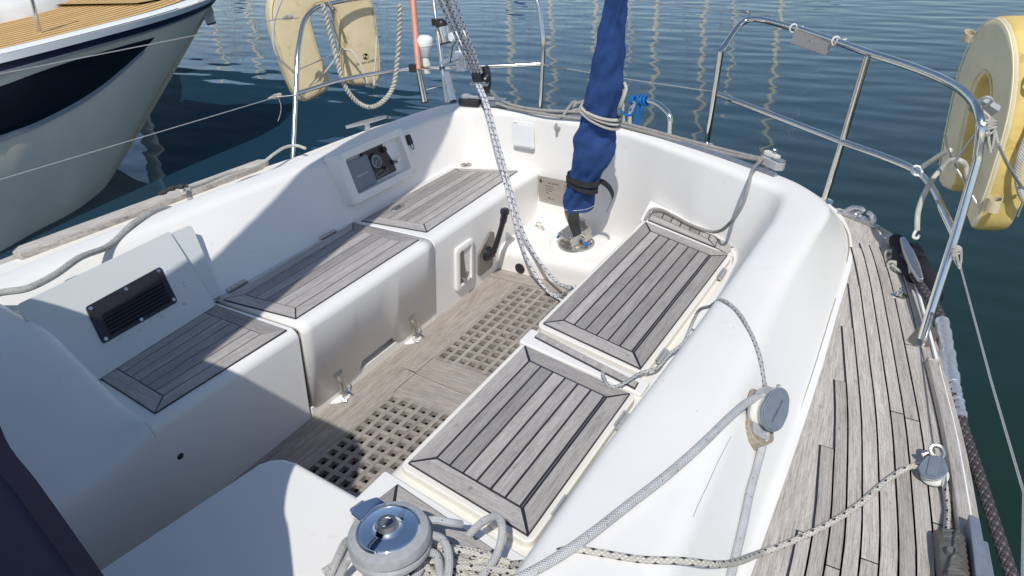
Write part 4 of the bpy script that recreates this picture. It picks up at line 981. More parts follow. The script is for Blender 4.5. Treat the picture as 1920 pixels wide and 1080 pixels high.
# arm: black laminated tiller stub leaving the cover
A0 = Vector((-1.380,2.700,0.279)); A1 = Vector((-1.387,2.670,0.381)); A2 = Vector((-1.360,2.645,0.451)); A3 = Vector((-1.298,2.600,0.598))
m = MB(); m.tube(cr([A0, A1, A2, A3], 5), [.030, .032, .034, .037, .040, .042, .042, .040, .038, .036, .034, .034, .034, .034, .034, .034], 4, flat=.85); build('tiller_arm', m, blk, tl_)
# the cover: flattened folded sleeve
spec = [(1084,391,2.63,.0690), (1085,378,2.625,.0690), (1090,352,2.60,.0640), (1097,325,2.585,.066), (1111,292,2.56,.090), (1116,262,2.545,.088), (1119,238,2.53,.080), (1127,214,2.51,.0700), (1130,196,2.50,.0775), (1134,165,2.475,.072), (1140,120,2.44,.062), (1146,70,2.40,.050), (1151,30,2.37,.0430), (1155,0,2.345,.0395), (1163,-90,2.27,.036), (1170,-180,2.2,.034)]
CEN = [(-1.335,2.630,0.434), (-1.329,2.625,0.469), (-1.303,2.600,0.545), (-1.278,2.585,0.618), (-1.232,2.560,0.707), (-1.213,2.545,0.780), (-1.199,2.530,0.837), (-1.172,2.510,0.895), (-1.161,2.500,0.935), (-1.141,2.475,1.004), (-1.113,2.440,1.099), (-1.084,2.400,1.199), (-1.062,2.370,1.274), (-1.043,2.345,1.328), (-0.998,2.270,1.477), (-0.958,2.200,1.610)]
HW = [.069, .070, .064, .066, .088, .088, .078, .070, .077, .072, .062, .050, .043, .0395, .036, .034]
CEN = [Vector(c) for c in CEN]
cp_ = cr(CEN, 8); hw = []
for i in range(len(HW)-1):
    for k in range(8): t = k/8; t = t*t*(3-2*t); hw.append(HW[i]*(1-t)+HW[i+1]*t)
hw.append(HW[-1])
view = Vector((-.55, .835, 0)); sidev = Vector((.835, .55, 0))
rows = []
NS = 44
for i, c in enumerate(cp_):
    t = (cp_[min(i+1, len(cp_)-1)]-cp_[max(i-1, 0)]).normalized(); sx = (sidev-t*sidev.dot(t)).normalized(); dy = t.cross(sx)
    row = []
    for j in range(NS):
        a = 2*math.pi*j/NS; ca, sa = math.cos(a), math.sin(a)
        wv = .030+.12*(hw[i]-.03)
        x = hw[i]*.92*math.copysign(abs(ca)**.85, ca); y = max(.022, hw[i]*.48)*math.copysign(abs(sa)**.9, sa)
        p = c+sx*x+dy*y
        zz = (p.z-c.z*.0)
        fold = .011*mnoise(Vector((a*1.3+p.z*5, p.z*11-a*2.0, 3.1)))+.0045*mnoise(Vector((math.cos(a)*2.2+p.z*9, p.z*20+math.sin(a)*4, 9.7)))+.0030*math.sin(p.z*90+a*4)*max(0, mnoise(Vector((p.z*7, 1.3, ca))))
        row.append(p+(sx*ca+dy*sa)*fold)
    rows.append(row)
inner = [[v-(v-cp_[0])*.12+Vector((0, 0, .02)) for v in rows[0]]]
m = MB(); m.grid(inner+rows, closed_v=True); build('canvas_cover', m, navy, tl_, sharp=80)
def ring_round(k, extra, tiltz=0, n=36, lift=0):
    c = cp_[k]; t = (cp_[k+1]-cp_[k-1]).normalized(); sx = (sidev-t*sidev.dot(t)).normalized(); dy = t.cross(sx)
    return [c+sx*(hw[k]*.92+extra)*math.cos(a)+dy*(max(.022, hw[k]*.48)+extra)*math.sin(a)+Vector((0, 0, tiltz*math.cos(a))) for a in [2*math.pi*j/n for j in range(n)]]
m = MB(); m.tube(ring_round(3, .003, .006), .0010, 5, closed=True); build('hem_stitching', m, wht_off, tl_)
m = MB()
for k, tz in ((21, -.006), (18, -.018)):
    pts = ring_round(k, .006, tz); b = len(m.V)
    rows2 = [[p+Vector((0, 0, dz)) for dz in (-.011, .011)] for p in pts]
    rows3 = [[p2+(p2-cp_[k]).normalized()*.003 for p2 in r_[::-1]] for r_ in rows2]
    m.grid([a_+b_ for a_, b_ in zip(rows2, rows3)], closed_u=True, closed_v=True)
s0 = ring_round(20, .008)[0]
sp = cr([s0+Vector((-.02, -.02, .005)), s0+Vector((.012, -.006, .002)), s0+Vector((.042, .006, -.025)), s0+Vector((.055, .012, -.065)), s0+Vector((.044, .006, -.100)), s0+Vector((.036, .0, -.125))], 6)
rw = [[p+Vector((.0, 0, .011))+Vector((.004, .004, 0)), p-Vector((.004, -.002, .011))] for p in sp]
m.grid([[a_, b_, b_+Vector((.001, .002, 0)), a_+Vector((.001, .002, 0))] for a_, b_ in rw], closed_v=True)
build('webbing_strap', m, blk_soft, tl_)
m = MB(); fr = frame(Vector((-1.208,2.465,0.918)), (-.5, -.85, .3), (.9, .4, -.1)); m.prism(rrect([(-.017, -.009), (.017, -.007), (.017, .009), (-.017, .010)], .005), -.002, .004, fr); build('fabric_patch', m, wht_off, tl_)

# ---- self-tailing winch
WC = Vector((-.787, .722, .452))
wn = thing('winch', 'chrome and grey self-tailing winch standing on the white bench end in front of the camera', 'winch', tuple(WC))
fr = Matrix.Translation(WC)
m = MB(); m.lathe([(.078, 0), (.078, .008), (.068, .016), (.054, .020), (.046, .030), (.043, .050), (.045, .075), (.056, .092), (.060, .098)], 48, fr, mod=lambda j, r, z: 1+(.012 if (j % 2 and .02 < z < .09) else 0)); build('drum', m, chrome, wn, sharp=40)
m = MB(); m.lathe([(.055, .098), (.074, .102), (.0805, .110), (.0805, .118), (.076, .123), (.060, .120)], 64, fr); m.lathe([(.060, .128), (.076, .126), (.0815, .131), (.0815, .142), (.078, .150), (.068, .154), (.058, .155), (.056, .150)], 72, fr, mod=lambda j, r, z: 1-(.018 if (j % 2 and .1505 < z < .1545) else 0)); build('feeder_rings', m, gry_lt, wn, sharp=30)
m = MB(); m.lathe([(.062, .150), (.060, .154), (.057, .157), (.052, .158), (.038, .156), (.026, .160), (.020, .168), (.018, .174), (.0115, .174)], 48, fr); m.lathe([(.058, .152), (.058, .1562), (.0535, .1585)], 48, fr); build('top_cap', m, chrome, wn, sharp=50)
m = MB(); star = []
for k in range(16): a = k*math.pi/8; r = .0118 if k % 2 == 0 else .0098; star.append((r*math.cos(a), r*math.sin(a)))
m.grid([[fr @ Vector((x, y, z)) for x, y in star] for z in (.1742, .135)], closed_v=True, flip=True); m.face([16+k for k in range(16)]); build('handle_socket', m, steel_dull, wn, sharp=20)
m = MB(); m.lathe([(.0245, .1602), (.0205, .1690), (.0185, .1752), (.0125, .1752), (.0120, .150)], 40, fr); build('socket_boss', m, steel_dull, wn, sharp=50)
m = MB(); arm = [(-.052, .036), (-.066, .050), (-.078, .048), (-.090, .036), (-.082, .020), (-.062, .008), (-.056, .02)]
R_ = fr @ Matrix.Rotation(math.radians(72), 4, 'Z')
m.prism(rrect([(-.030, .050), (-.034, .088), (-.010, .098), (.030, .086), (.034, .056), (.012, .064)], .008), .1505, .1600, R_); m.prism(rrect([(-.030, .080), (-.030, .100), (.006, .104), (.006, .088)], .006), .100, .156, R_); build('feeder_arm', m, chrome, wn, bevel=.003)
m = MB()
for a0, a1, r in ((-35, 215, .0600),):
    pts = [fr @ R_.to_3x3().to_4x4() @ Vector((r*math.cos(math.radians(a)), r*math.sin(math.radians(a)), .1565)) for a in range(a0, a1, 8)]
    m.tube([WC+(R_.to_3x3() @ Vector((r*math.cos(math.radians(a)), r*math.sin(math.radians(a)), .1550))) for a in range(a0, a1, 8)], .0035, 8)
build('rim_guide', m, steel, wn)

# ---- genoa lead block on its wooden pad, on the right coaming
gb = thing('lead_block', 'grey sheave block on a cracked wooden pad, leading the thick sheet over the right coaming', 'block', (-0.234,1.328,0.660))
axis = Vector((.84, -.36, .40)).normalized()
pc0 = lay((-0.253,1.319,0.655), 0); A, B = lay((-0.279,1.418,0.660), 0), lay((-0.232,1.232,0.650), 0); dr = (A-B).normalized(); sdn = (lay_normal(pc0)*.5+Vector((.3, -.1, .95))*.5).normalized()
fr = frame(pc0+sdn*.018, sdn, dr)
m = MB(); m.prism(rrect([(-.072, -.014), (-.045, -.042), (.04, -.040), (.070, -.014), (.066, .018), (.03, .030), (-.040, .028), (-.066, .014)], .008), -.045, .0, fr, uvdir=(1, .1)); build('wooden_pad', m, pine, gb, bevel=.002)
m = MB(); m.prism(rrect([(-.058, -.022), (.05, -.024), (.062, 0), (.05, .02), (-.058, .018)], .014), .0, .005, fr)
for sx in (-.045, .0): m.lathe([(.0062, .005), (.005, .008), (0, .0085)], 12, fr @ Matrix.Translation((sx, -.010, 0)))
build('base_plate', m, gry_lt, gb, bevel=.0015)
sc_ = pc0+sdn*.036+axis*.006; fs = frame(sc_, axis, dr) @ Matrix.Scale(1.1, 4)
m = MB(); m.lathe([(.034, -.012), (.033, -.008), (.028, -.003), (.028, .003), (.033, .008), (.034, .012), (0, .0122)], 36, fs); build('sheave', m, wht_off, gb, sharp=40)
pear = [(.036*math.cos(math.radians(a)), .036*math.sin(math.radians(a))) for a in range(100, 261, 16)]+[(.020, -.034), (.046, -.020), (.054, -.004), (.052, .012), (.030, .032)]
pear = [(p[0], p[1]) for p in pear]
m = MB(); m.prism(rrect(pear, .006, 3), .012, .018, fs); m.prism(rrect([(p[0]*.9, p[1]*.9) for p in pear], .006, 3), .018, .0205, fs); build('cheek_plate', m, gry, gb, bevel=.002)
m = MB(); m.prism(rrect([(p[0], p[1]) for p in pear], .006, 3), -.018, -.013, fs); build('cheek_plate', m, gry_lt, gb, bevel=.002)
t = text_mb('RUTGERSON', .0085, fs @ Matrix.Translation((.006, 0, .0206)) @ Matrix.Rotation(math.pi, 4, 'Z'), .0002); build('cheek_lettering', t, ink, gb)
m = MB(); bk = fs @ Vector((.058, .004, .0)); m.tube([bk+Vector((.0, 0, 0)), Vector((-0.219,1.399,0.665)), Vector((-0.211,1.404,0.660))], .0050, 8); m.prism(rrect([(-.010, -.008), (.012, -.009), (.012, .009), (-.010, .008)], .003), -.004, .006, frame(Vector((-0.214,1.400,0.662)), (.3, -.3, .9), (1, .2, 0))); build('shackle', m, steel_dull, gb, bevel=.001)

# ---- small deck block on the toe rail
db = thing('deck_block', 'small grey block shackled to the toe rail where the flecked line turns', 'block', (0.104,1.429,0.555))
c = Vector((0.103,1.421,0.560)); A, B = Vector((0.102,1.468,0.575)), Vector((0.102,1.384,0.548)); dr = (A-B).normalized(); fs = frame(c, (-.30, -.25, .92), dr)
m = MB(); m.lathe([(.027, -.009), (.026, -.006), (.022, -.002), (.022, .002), (.026, .006), (.027, .009), (0, .009)], 30, fs); build('sheave', m, wht_off, db, sharp=40)
pr2 = [(.027*math.cos(math.radians(a)), .027*math.sin(math.radians(a))) for a in range(80, 281, 20)]+[(.030, -.017), (.036, 0), (.030, .017)]
m = MB(); m.prism(rrect(pr2, .005, 3), .0095, .014, fs); m.prism(rrect([(-.020, -.010), (.032, -.010), (.032, .010), (-.020, .010)], .003), .014, .017, fs); build('cheek_plate', m, gry, db, bevel=.0015)
m = MB(); m.prism(rrect(pr2, .005, 3), -.0135, -.0095, fs); build('cheek_plate', m, gry_lt, db, bevel=.0015)
m = MB(); sh = [fs @ Vector(p) for p in ((.034, .004, .004), (.048, .012, .012), (.058, .008, .016), (.060, -.004, .012), (.052, -.010, .0), (.040, -.006, -.004))]
m.tube(cr(sh, 5), .0052, 8); m.tube([fs @ Vector((.046, .016, .006)), fs @ Vector((.040, .026, .004))], [.006, .009], 10); build('shackle', m, steel_dull, db)

# ---- ribbed cam jammer at the lower right
jm = thing('cam_jammer', 'ribbed grey jammer with a blue grey lever on the toe rail at the lower right', 'jammer', (0.152,1.197,0.560))
fr = frame((0.148,1.201,0.533), (0, 0, 1), (-.16, 1, 0))
m = MB()
prof = [(-.085, .002), (-.085, .034), (-.06, .050), (-.01, .056), (.040, .050), (.062, .028), (.066, .002)]
rows = [[fr @ Vector((x, y*(1 if .0 < 1 else 1), z*(1-.35*(abs(y)/.024)**2))) for x, z in prof] for y in (-.024, -.018, -.008, .004, .014, .020)]
m.grid(rows, closed_v=True); n = len(prof); m.face(range(n)[::-1]); m.face([5*n+k for k in range(n)])
for k in range(9):
    x = -.078+.0145*k; h = .052-.00035*((x+.01)*60)**2*.6
    m.prism([(-.028, 0), (.018, 0), (.014, .046+.004*math.sin(k)), (-.010, .060-.0012*abs(k-4)), (-.026, .040)], x-.0032, x+.0032, fr @ Matrix(((0, 0, 1, 0), (1, 0, 0, 0), (0, 1, 0, 0), (0, 0, 0, 1))))
m.lathe([(.008, .05), (.008, .062), (0, .064)], 14, fr @ Matrix.Translation((-.02, .006, 0)))
build('ribbed_body', m, plain('weathered_grey_moulding', (.125, .12, .11), .6, 0, .25, 60, .4), jm, bevel=.001)
m = MB(); m.prism(rrect([(-.10, -.010), (.078, -.010), (.086, .008), (-.10, .014)], .006), .004, .060, fr @ Matrix.Translation((0, -.040, 0))); m.prism(rrect([(-.10, -.030), (.05, -.030), (.05, -.01), (-.10, -.01)], .004), .0, .034, fr @ Matrix.Translation((0, -.036, 0))); build('lever', m, gry, jm, bevel=.003)

# ---- mainsheet block with cam cleat, standing on the traveller
MS = Vector((-2.045,2.985,0.839))
msb = thing('mainsheet_block', 'black fiddle block with cam cleat upright on the traveller, flecked mainsheet passing through', 'block', tuple(MS))
upm = Vector((.06, -.30, .95)).normalized(); fr = frame(MS, upm, (1, .2, 0))
m = MB(); m.box((0,0,0), (.050, .030, .050)); m.V[-8:] = [fr @ (v+Vector((0, 0, .018))) for v in m.V[-8:]]
build('cheeks', m, blk, msb, bevel=.003)
m = MB(); m.prism(rrect([(-.040, -.022), (.052, -.022), (.052, .016), (-.040, .016)], .004), -.016, -.006, fr); m.prism(rrect([(-.030, -.016), (.044, -.016), (.044, .012), (-.030, .012)], .004), -.006, .002, fr); build('cam_plate', m, gry, msb, bevel=.0015)
m = MB(); m.prism([(.026+.020*math.cos(a), .070*math.sin(a)) for a in [k*math.pi/12 for k in range(24)]], -.010, .030, frame(MS+upm*.0+Vector((.004, .03, 0)), (0, -1, .1), (1, 0, 0))); build('side_plate', m, blk, msb, bevel=.004)
m = MB(); m.cyl(fr @ Vector((.046, -.018, .026)), fr @ Vector((.046, .018, .026)), .006, 10); m.cyl(fr @ Vector((-.03, -.018, -.003)), fr @ Vector((-.03, -.024, -.003)), .007, 10); build('pin', m, steel, msb)
m = MB(); cb = fr @ Vector((.01, .0, -.06)); m.tube(cr([fr @ Vector((.02, .005, -.02)), fr @ Vector((.035, .01, -.045)), Vector((-1.955, 3.03, .735))], 6), .009, 8); build('swivel', m, steel_dull, msb)
tc = thing('traveller_car', 'black traveller car and lead block at the left end of the stern track', 'traveller car', (-2.08, 3.01, .712))
m = MB(); fr = frame((-2.11, 3.005, .716), (0, 0, 1), (1, .15, 0)); m.prism(rrect([(-.06, -.030), (.05, -.030), (.05, .022), (-.06, .022)], .010), -.002, .030, fr); build('car_body', m, blk_soft, tc, bevel=.004)
m = MB(); m.prism(rrect([(-.02, -.012), (.135, -.022), (.135, -.006), (-.02, .012)], .006), .030, .044, fr); m.prism(rrect([(-.06, -.018), (-.01, -.018), (-.01, .016), (-.06, .016)], .008), .030, .048, fr); build('arm', m, gry_lt, tc, bevel=.003)
m = MB(); m.prism(rrect([(.06, -.020), (.21, -.024), (.21, .016), (.06, .020)], .006), .0, .022, fr); m.prism(rrect([(.13, -.014), (.19, -.014), (.19, .01), (.13, .01)], .004), .022, .038, fr); build('slider', m, gry, tc, bevel=.003)
te = thing('track_end_block', 'grey and white block with a split ring at the right end of the stern track', 'block', (-.53, 2.58, .712))
q = Vector((-0.570,2.701,0.715)); fr = frame(q, (.15, .1, 1), (.9, -.55, 0)); m = MB(); m.prism(rrect([(-.04, -.028), (.045, -.028), (.055, 0), (.045, .022), (-.04, .022)], .008), -.008, .022, fr); build('end_body', m, gry_lt, te, bevel=.004)
m = MB(); m.prism(rrect([(-.045, -.012), (.02, -.014), (.022, .012), (-.045, .014)], .006), .024, .040, fr); build('lead_cheek', m, wht_off, te, bevel=.003)
m = MB(); m.prism(rrect([(.0, -.018), (.05, -.016), (.05, .016), (.0, .018)], .008), .022, .030, fr); build('side_cheek', m, gry, te, bevel=.003)
m = MB()
for dx in (0, .006): m.tube([fr @ Vector((-.005+dx, .009*math.cos(a), .050+.009*math.sin(a))) for a in [k*math.pi/8 for k in range(16)]], .0014, 5, closed=True)
build('split_ring', m, steel, te)

# ---- sprayhood (lower left) and boom with stowed sail: both shade the cockpit
sh_ = thing('sprayhood', 'dark navy canvas sprayhood whose hemmed side edge crosses the lower left corner', 'sprayhood', (-1.36, .25, .82))
arch = [(-.62, .245, .55), (-.70, .248, .75), (-0.803,0.250,0.968), (-0.865,0.250,1.092), (-0.898,0.250,1.146), (-.935, .275, 1.23), (-.945, .30, 1.33), (-.97, .325, 1.41), (-1.06, .345, 1.455), (-1.55, .345, 1.46), (-1.85, .335, 1.44), (-2.02, .30, 1.38), (-2.14, .26, 1.24), (-2.19, .25, 1.0), (-2.22, .25, .70)]
ac = cr(arch, 5)
rows = []
for k, (dy, s, dz) in enumerate(((0, 1, 0), (-.03, 1.0, -.001), (-.25, 1.0, -.015), (-.55, .99, -.05), (-.85, .96, -.16), (-1.15, .90, -.38))):
    rows.append([Vector((-1.36+(p.x+1.36)*s, p.y+dy, max(.5, p.z+dz+(.006*mnoise(p*7+Vector((0, dy*9, 0))) if k > 1 else 0)))) for p in ac])
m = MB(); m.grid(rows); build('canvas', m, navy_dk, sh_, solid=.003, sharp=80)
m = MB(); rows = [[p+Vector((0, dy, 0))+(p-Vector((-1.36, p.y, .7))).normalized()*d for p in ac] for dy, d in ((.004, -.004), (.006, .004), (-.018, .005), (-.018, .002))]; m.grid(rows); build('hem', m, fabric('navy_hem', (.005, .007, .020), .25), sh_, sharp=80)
m = MB(); m.tube([Vector((-1.36+(p.x+1.36)*.93, p.y-.06, p.z-.03)) for p in ac], .0125, 10); build('frame_tube', m, steel, sh_)
BO = thing('boom', 'boom with a stowed sail in a dark blue cover above the cockpit', 'boom', (-1.60, .3, 1.95))
b0_, b1_ = Vector((-1.22, -1.2, 1.90)), Vector((-1.88, 2.42, 1.95)); m = MB(); m.tube([b0_, b1_], .065, 20, flat=1.3); build('spar', m, alu, BO)
rows = []
for i in range(25):
    t = i/24; c = b0_.lerp(b1_, .05+t*.93); w_ = .19*(1-.30*t); h_ = .24*(1-.45*t)
    rows.append([c+Vector((w_*math.cos(a)*(1 if math.sin(a) > 0 else .9), 0, .04+h_*math.sin(a) if math.sin(a) > 0 else .04+.12*math.sin(a)))+Vector((.012*mnoise(Vector((t*30, a*2, 0))),)*3) for a in [k*math.pi/12 for k in range(24)]])
m = MB(); m.grid(rows, closed_v=True); m.face(range(24)); m.face([24*24+k for k in range(24)][::-1]); build('sail_cover', m, navy, BO, sharp=80)

# ================================================================ ROPES AND WIRES
def rope(name, pts, r, mat, label, cat='rope', n=8, group=None, seg=10, closed=False, jit=0):
    c = cr(pts, n, closed); mb = MB(); mb.tube(c, r, seg, closed=closed)
    o = build(name, mb, mat); tag(o, label, cat, group); return o
def multi(name, strands, r, mat, label, cat='rope', n=8, seg=10, group=None):
    mb = MB()
    for s in strands: mb.tube(cr(s, n), r, seg)
    o = build(name, mb, mat); tag(o, label, cat, group); return o
# mainsheet purchase up to the boom, and its tails into the cockpit
bt = Vector((-1.88, 2.26, 1.86)); st = []
ctr = MS+upm*.045
for k, dx in enumerate((-.026, -.010, .008, .024)):
    a_ = ctr+Vector((dx, .002*k, 0)); b_ = bt+Vector((dx*2.2-.01, (k % 2)*.03, 0)); st.append([a_, a_.lerp(b_, .5)+Vector((.0, 0, -.002)), b_])
tail = MS-upm*.012
t1 = [tail+Vector((-.010, -.01, 0)), (-1.965,2.900,0.770), (-1.888,2.830,0.656), (-1.795,2.740,0.554), (-1.691,2.640,0.424), (-1.604,2.565,0.291), (-1.537,2.530,0.177), (-1.457,2.500,0.101), (-1.385,2.460,0.084), (-1.342,2.440,0.087), (-1.26,2.40,.085)]
t2 = [tail+Vector((.012, -.01, 0)), (-1.947,2.900,0.772), (-1.867,2.830,0.659), (-1.772,2.740,0.550), (-1.675,2.650,0.418), (-1.593,2.590,0.291), (-1.519,2.560,0.204), (-1.431,2.520,0.151), (-1.333,2.460,0.142), (-1.246,2.400,0.168), (-1.16,2.30,.12), (-1.13, 2.2, .09)]
t3 = [(-1.30, 2.44, .082), (-1.418,2.500,0.067), (-1.332,2.440,0.097), (-1.278,2.400,0.157), (-1.227,2.380,0.200), (-1.15,2.34,.14)]
multi('mainsheet', st+[t1, t2, t3], R_MAIN, rp_main, 'blue flecked mainsheet running through the black block and hanging down to the sole')
# traveller control lines along the transom, with a knotted tail
L1 = [(-1.96,3.03,.745), (-1.870,2.999,0.735), (-1.744,2.985,0.730), (-1.640,3.002,0.728), (-1.473,3.001,0.735), (-1.291,2.946,0.730), (-1.090,2.875,0.728), (-0.907,2.811,0.726), (-0.739,2.753,0.726), (-0.613,2.692,0.735)]
L2 = [(-1.96,3.0,.735), (-1.866,2.991,0.722), (-1.675,2.963,0.720), (-1.507,2.960,0.718), (-1.345,2.952,0.718), (-1.114,2.877,0.718), (-0.903,2.802,0.716), (-0.736,2.745,0.716), (-0.611,2.689,0.730)]
multi('traveller_line', [L1, L2], .0070, rp_old, 'pair of aged grey control lines lying along the stern track')
kn = [(-1.595,2.947,0.660), (-1.613,2.986,0.672), (-1.607,3.024,0.690), (-1.593,3.041,0.712), (-1.581,3.073,0.735), (-1.564,3.097,0.748), (-1.581,3.097,0.754), (-1.575,3.019,0.740), (-1.586,2.996,0.715), (-1.600,2.990,0.690), (-1.614,2.973,0.668), (-1.590,2.968,0.662)]
knot = [[Vector(p)+Vector((0, -.012, 0)) for p in kn], [(-1.578,3.074,0.745), (-1.531,3.091,0.760), (-1.496,3.103,0.775)], [(-1.565,3.020,0.728), (-1.531,3.035,0.735), (-1.505,3.044,0.720), (-1.478,3.009,0.700)]]
multi('knotted_line', knot, .0075, rp_old, 'short knotted grey rope end hanging over the inside of the transom')
# rope around the tiller cover
wr = []
for k, (kk, tz) in enumerate(((56, -.022), (54, -.026), (58, -.016))):
    pts = ring_round(kk, .011, tz, 28); wr.append(pts+[pts[0]])
wr.append([ring_round(56, .012, -.02)[2], Vector((-1.096,2.500,0.923)), Vector((-1.076,2.500,0.984)), Vector((-1.090,2.520,1.007)), Vector((-1.123,2.560,0.945)), Vector((-1.126,2.520,0.884))])
wr.append([ring_round(57, .013, -.02)[3], Vector((-1.077,2.470,0.943)), Vector((-1.060,2.480,1.004)), Vector((-1.075,2.500,1.021))])
multi('tiller_lashing', wr, .0062, rp_white, 'pale rope wound several times round the blue canvas tiller cover', n=4)
# blue cord on the swim ladder
bl = []
def coil(cen, ax, r, turns, wdt, n=14, ph=0):
    f = frame(cen, ax); return [f @ Vector((r*math.cos(2*math.pi*i/n+ph), r*math.sin(2*math.pi*i/n+ph), wdt*(i/(n*turns)-.5))) for i in range(int(n*turns)+1)]
bl.append(coil(Vector((-1.312,3.270,0.739)), (1, -.2, 0), .020, 3, .05)); bl.append(coil(Vector((-1.372,3.290,0.728)), (1, -.2, 0), .018, 1.5, .02))
bl.append([(-1.335,3.260,0.734), (-1.347,3.260,0.695), (-1.368,3.260,0.664), (-1.407,3.260,0.668), (-1.420,3.270,0.682)]); bl.append([(-1.303,3.255,0.726), (-1.310,3.255,0.700), (-1.320,3.255,0.665), (-1.332,3.260,0.624)]); bl.append([(-1.323,3.270,0.720), (-1.331,3.260,0.678), (-1.340,3.260,0.623)])
multi('blue_cord', bl, .0058, rp_blue, 'bright blue cord knotted round the steel swim ladder hoop', n=3)
# hanging line at the right corner of the transom
rope('hanging_line', [(-0.602,2.690,0.735), (-0.602,2.584,0.742), (-0.570,2.400,0.779), (-0.568,2.370,0.744), (-0.578,2.360,0.683), (-0.613,2.380,0.609), (-0.716,2.545,0.478), (-0.810,2.581,0.470), (-0.917,2.645,0.470), (-0.981,2.672,0.474), (-1.008,2.645,0.480), (-1.011,2.604,0.470), (-1.016,2.593,0.450)], .0062, rp_old, 'grey line hanging from the track end block down onto the right bench')
# left coaming line
rope('coaming_line', [lay(v, .0105) for v in [(-2.50, .55, .735), (-2.261,0.795,0.735), (-2.213,0.846,0.735), (-2.219,0.929,0.735), (-2.263,1.039,0.735), (-2.335,1.175,0.730), (-2.389,1.310,0.728), (-2.451,1.461,0.725), (-2.518,1.614,0.715), (-2.541,1.648,0.710)]], .0105, rope_mat('rope_grey_sheet', (.62, .61, .57), (.2, .2, .2), .0105, 5, 4, 10, .5), 'thick pale rope draped along the left coaming behind the vented washboard')
rope('deck_line', [(-2.546,1.618,0.700), (-2.675,1.804,0.640), (-2.779,1.990,0.600), (-2.802,2.097,0.585), (-2.775,2.201,0.585), (-2.784,2.297,0.600), (-2.807,2.388,0.600), (-2.799,2.450,0.590), (-2.736,2.447,0.585)], .0075, rp_white, 'white rope lying on the left side deck and looping round the stern rail foot')
m = MB(); m.tube(cr([(-2.571,1.539,0.710), (-2.525,1.576,0.730), (-2.503,1.623,0.725)], 5), [.006, .010, .012]*4, 8); o = build('rope_horn', m, blk_soft); tag(o, 'small black cleat horn at the far end of the draped coaming rope', 'cleat')
# genoa sheet
gs = [(-0.232,1.333,0.690), (-0.250,1.322,0.700), (-0.264,1.289,0.705), (-0.279,1.225,0.710), (-0.302,1.092,0.722), (-0.328,0.990,0.724), (-0.360,0.892,0.724), (-0.393,0.790,0.724), (-0.420,0.727,0.722), (-0.449,0.681,0.715), (-0.481,0.657,0.694), (-0.564,0.632,0.654), (-0.664,0.620,0.610), (-0.790,0.600,0.580)]
rope('genoa_sheet', gs, R_SHEET, rp_sheet, 'thick grey genoa sheet running from the lead block across the right coaming to the winch')
rope('genoa_sheet_tail', [lay(v, R_SHEET) if i_ > 2 else v for i_, v in enumerate([(-0.237,1.352,0.668), (-0.220,1.322,0.655), (-0.218,1.294,0.640), (-0.215,1.236,0.628), (-0.208,1.153,0.628), (-0.197,1.063,0.628), (-0.189,0.980,0.628), (-0.181,0.906,0.628), (-0.171,0.816,0.628)])], R_SHEET, rp_sheet, 'thick grey sheet leading forward below the lead block along the outer coaming slope')
# thin flecked line over right bench
rope('thin_fleck_line', [lay(v, .0048) if 10 < i_ < 17 else v for i_, v in enumerate([(-0.714,1.544,0.475), (-0.700,1.526,0.468), (-0.680,1.506,0.466), (-0.663,1.504,0.466), (-0.645,1.526,0.468), (-0.621,1.590,0.470), (-0.587,1.630,0.474), (-0.577,1.701,0.480), (-0.553,1.747,0.500), (-0.550,1.797,0.530), (-0.534,1.803,0.580), (-0.486,1.745,0.660), (-0.436,1.676,0.715), (-0.394,1.641,0.722), (-0.348,1.580,0.720), (-0.292,1.495,0.714), (-0.260,1.438,0.700), (-0.234,1.367,0.690), (-0.229,1.370,0.680)])], .0048, rp_green, 'thin teal flecked line looping from the right bench over the coaming to the lead block')
m = MB()
for k in range(3): m.tube(coil(Vector((-0.230,1.364,0.685)), (.5, -.3, .5), .010+.0015*k, 2, .012, ph=k), .0046, 8)
o = build('line_knot', m, rp_white); tag(o, 'white knot tying the thin line onto the head of the lead block', 'knot')
# flecked line across the side deck
rope('deck_fleck_line', [lay(v, R_LINE, .09) if 1 < i_ < 5 else v for i_, v in enumerate([(-0.535,0.770,0.600), (-0.469,0.756,0.660), (-0.415,0.763,0.680), (-0.367,0.778,0.700), (-0.301,0.799,0.715), (-0.237,0.821,0.722), (-0.195,0.862,0.695), (-0.174,0.947,0.625), (-0.154,1.059,0.546), (-0.116,1.110,0.542), (-0.055,1.203,0.541), (-0.016,1.279,0.541), (0.012,1.350,0.541), (0.036,1.397,0.545), (0.058,1.425,0.552), (0.090,1.438,0.560), (0.105,1.431,0.562), (0.121,1.411,0.558), (0.131,1.385,0.545), (0.138,1.336,0.541), (0.139,1.265,0.550), (0.140,1.216,0.556)])], R_LINE, rp_fleck, 'black flecked line snaking over the teak side deck through the small block to the jammer')
# pile of flecked rope beside the winch
random.seed(21); pile = []
pc = Vector((-.660, .775, .462))
for k in range(11):
    r1 = random.uniform(.070, .110); r2 = random.uniform(.016, .034); a0 = random.uniform(-.15, .50); cz = .007+.0055*k; off = Vector((random.uniform(-.05, .045), random.uniform(-.035, .035), 0))
    loop = []
    for j in range(11):
        a = 2*math.pi*j/11*1.0; p = Vector((r1*math.cos(a), r2*math.sin(a), cz+.008*math.sin(a*2+k)+.006*random.random()))
        loop.append(pc+off+Matrix.Rotation(a0, 3, 'Z') @ p)
    pile.append(loop+[loop[0]+Vector((.004, .003, .004))])
pile.append([pc+Vector((.02, .03, .06)), pc+Vector((.07, .04, .05)), pc+Vector((.115, .055, .03)), pc+Vector((.125, .04, .01)), pc+Vector((.11, .0, .012))])
multi('rope_pile', pile, .0070, rp_pile, 'tangled pile of black flecked rope heaped beside the winch', n=5)
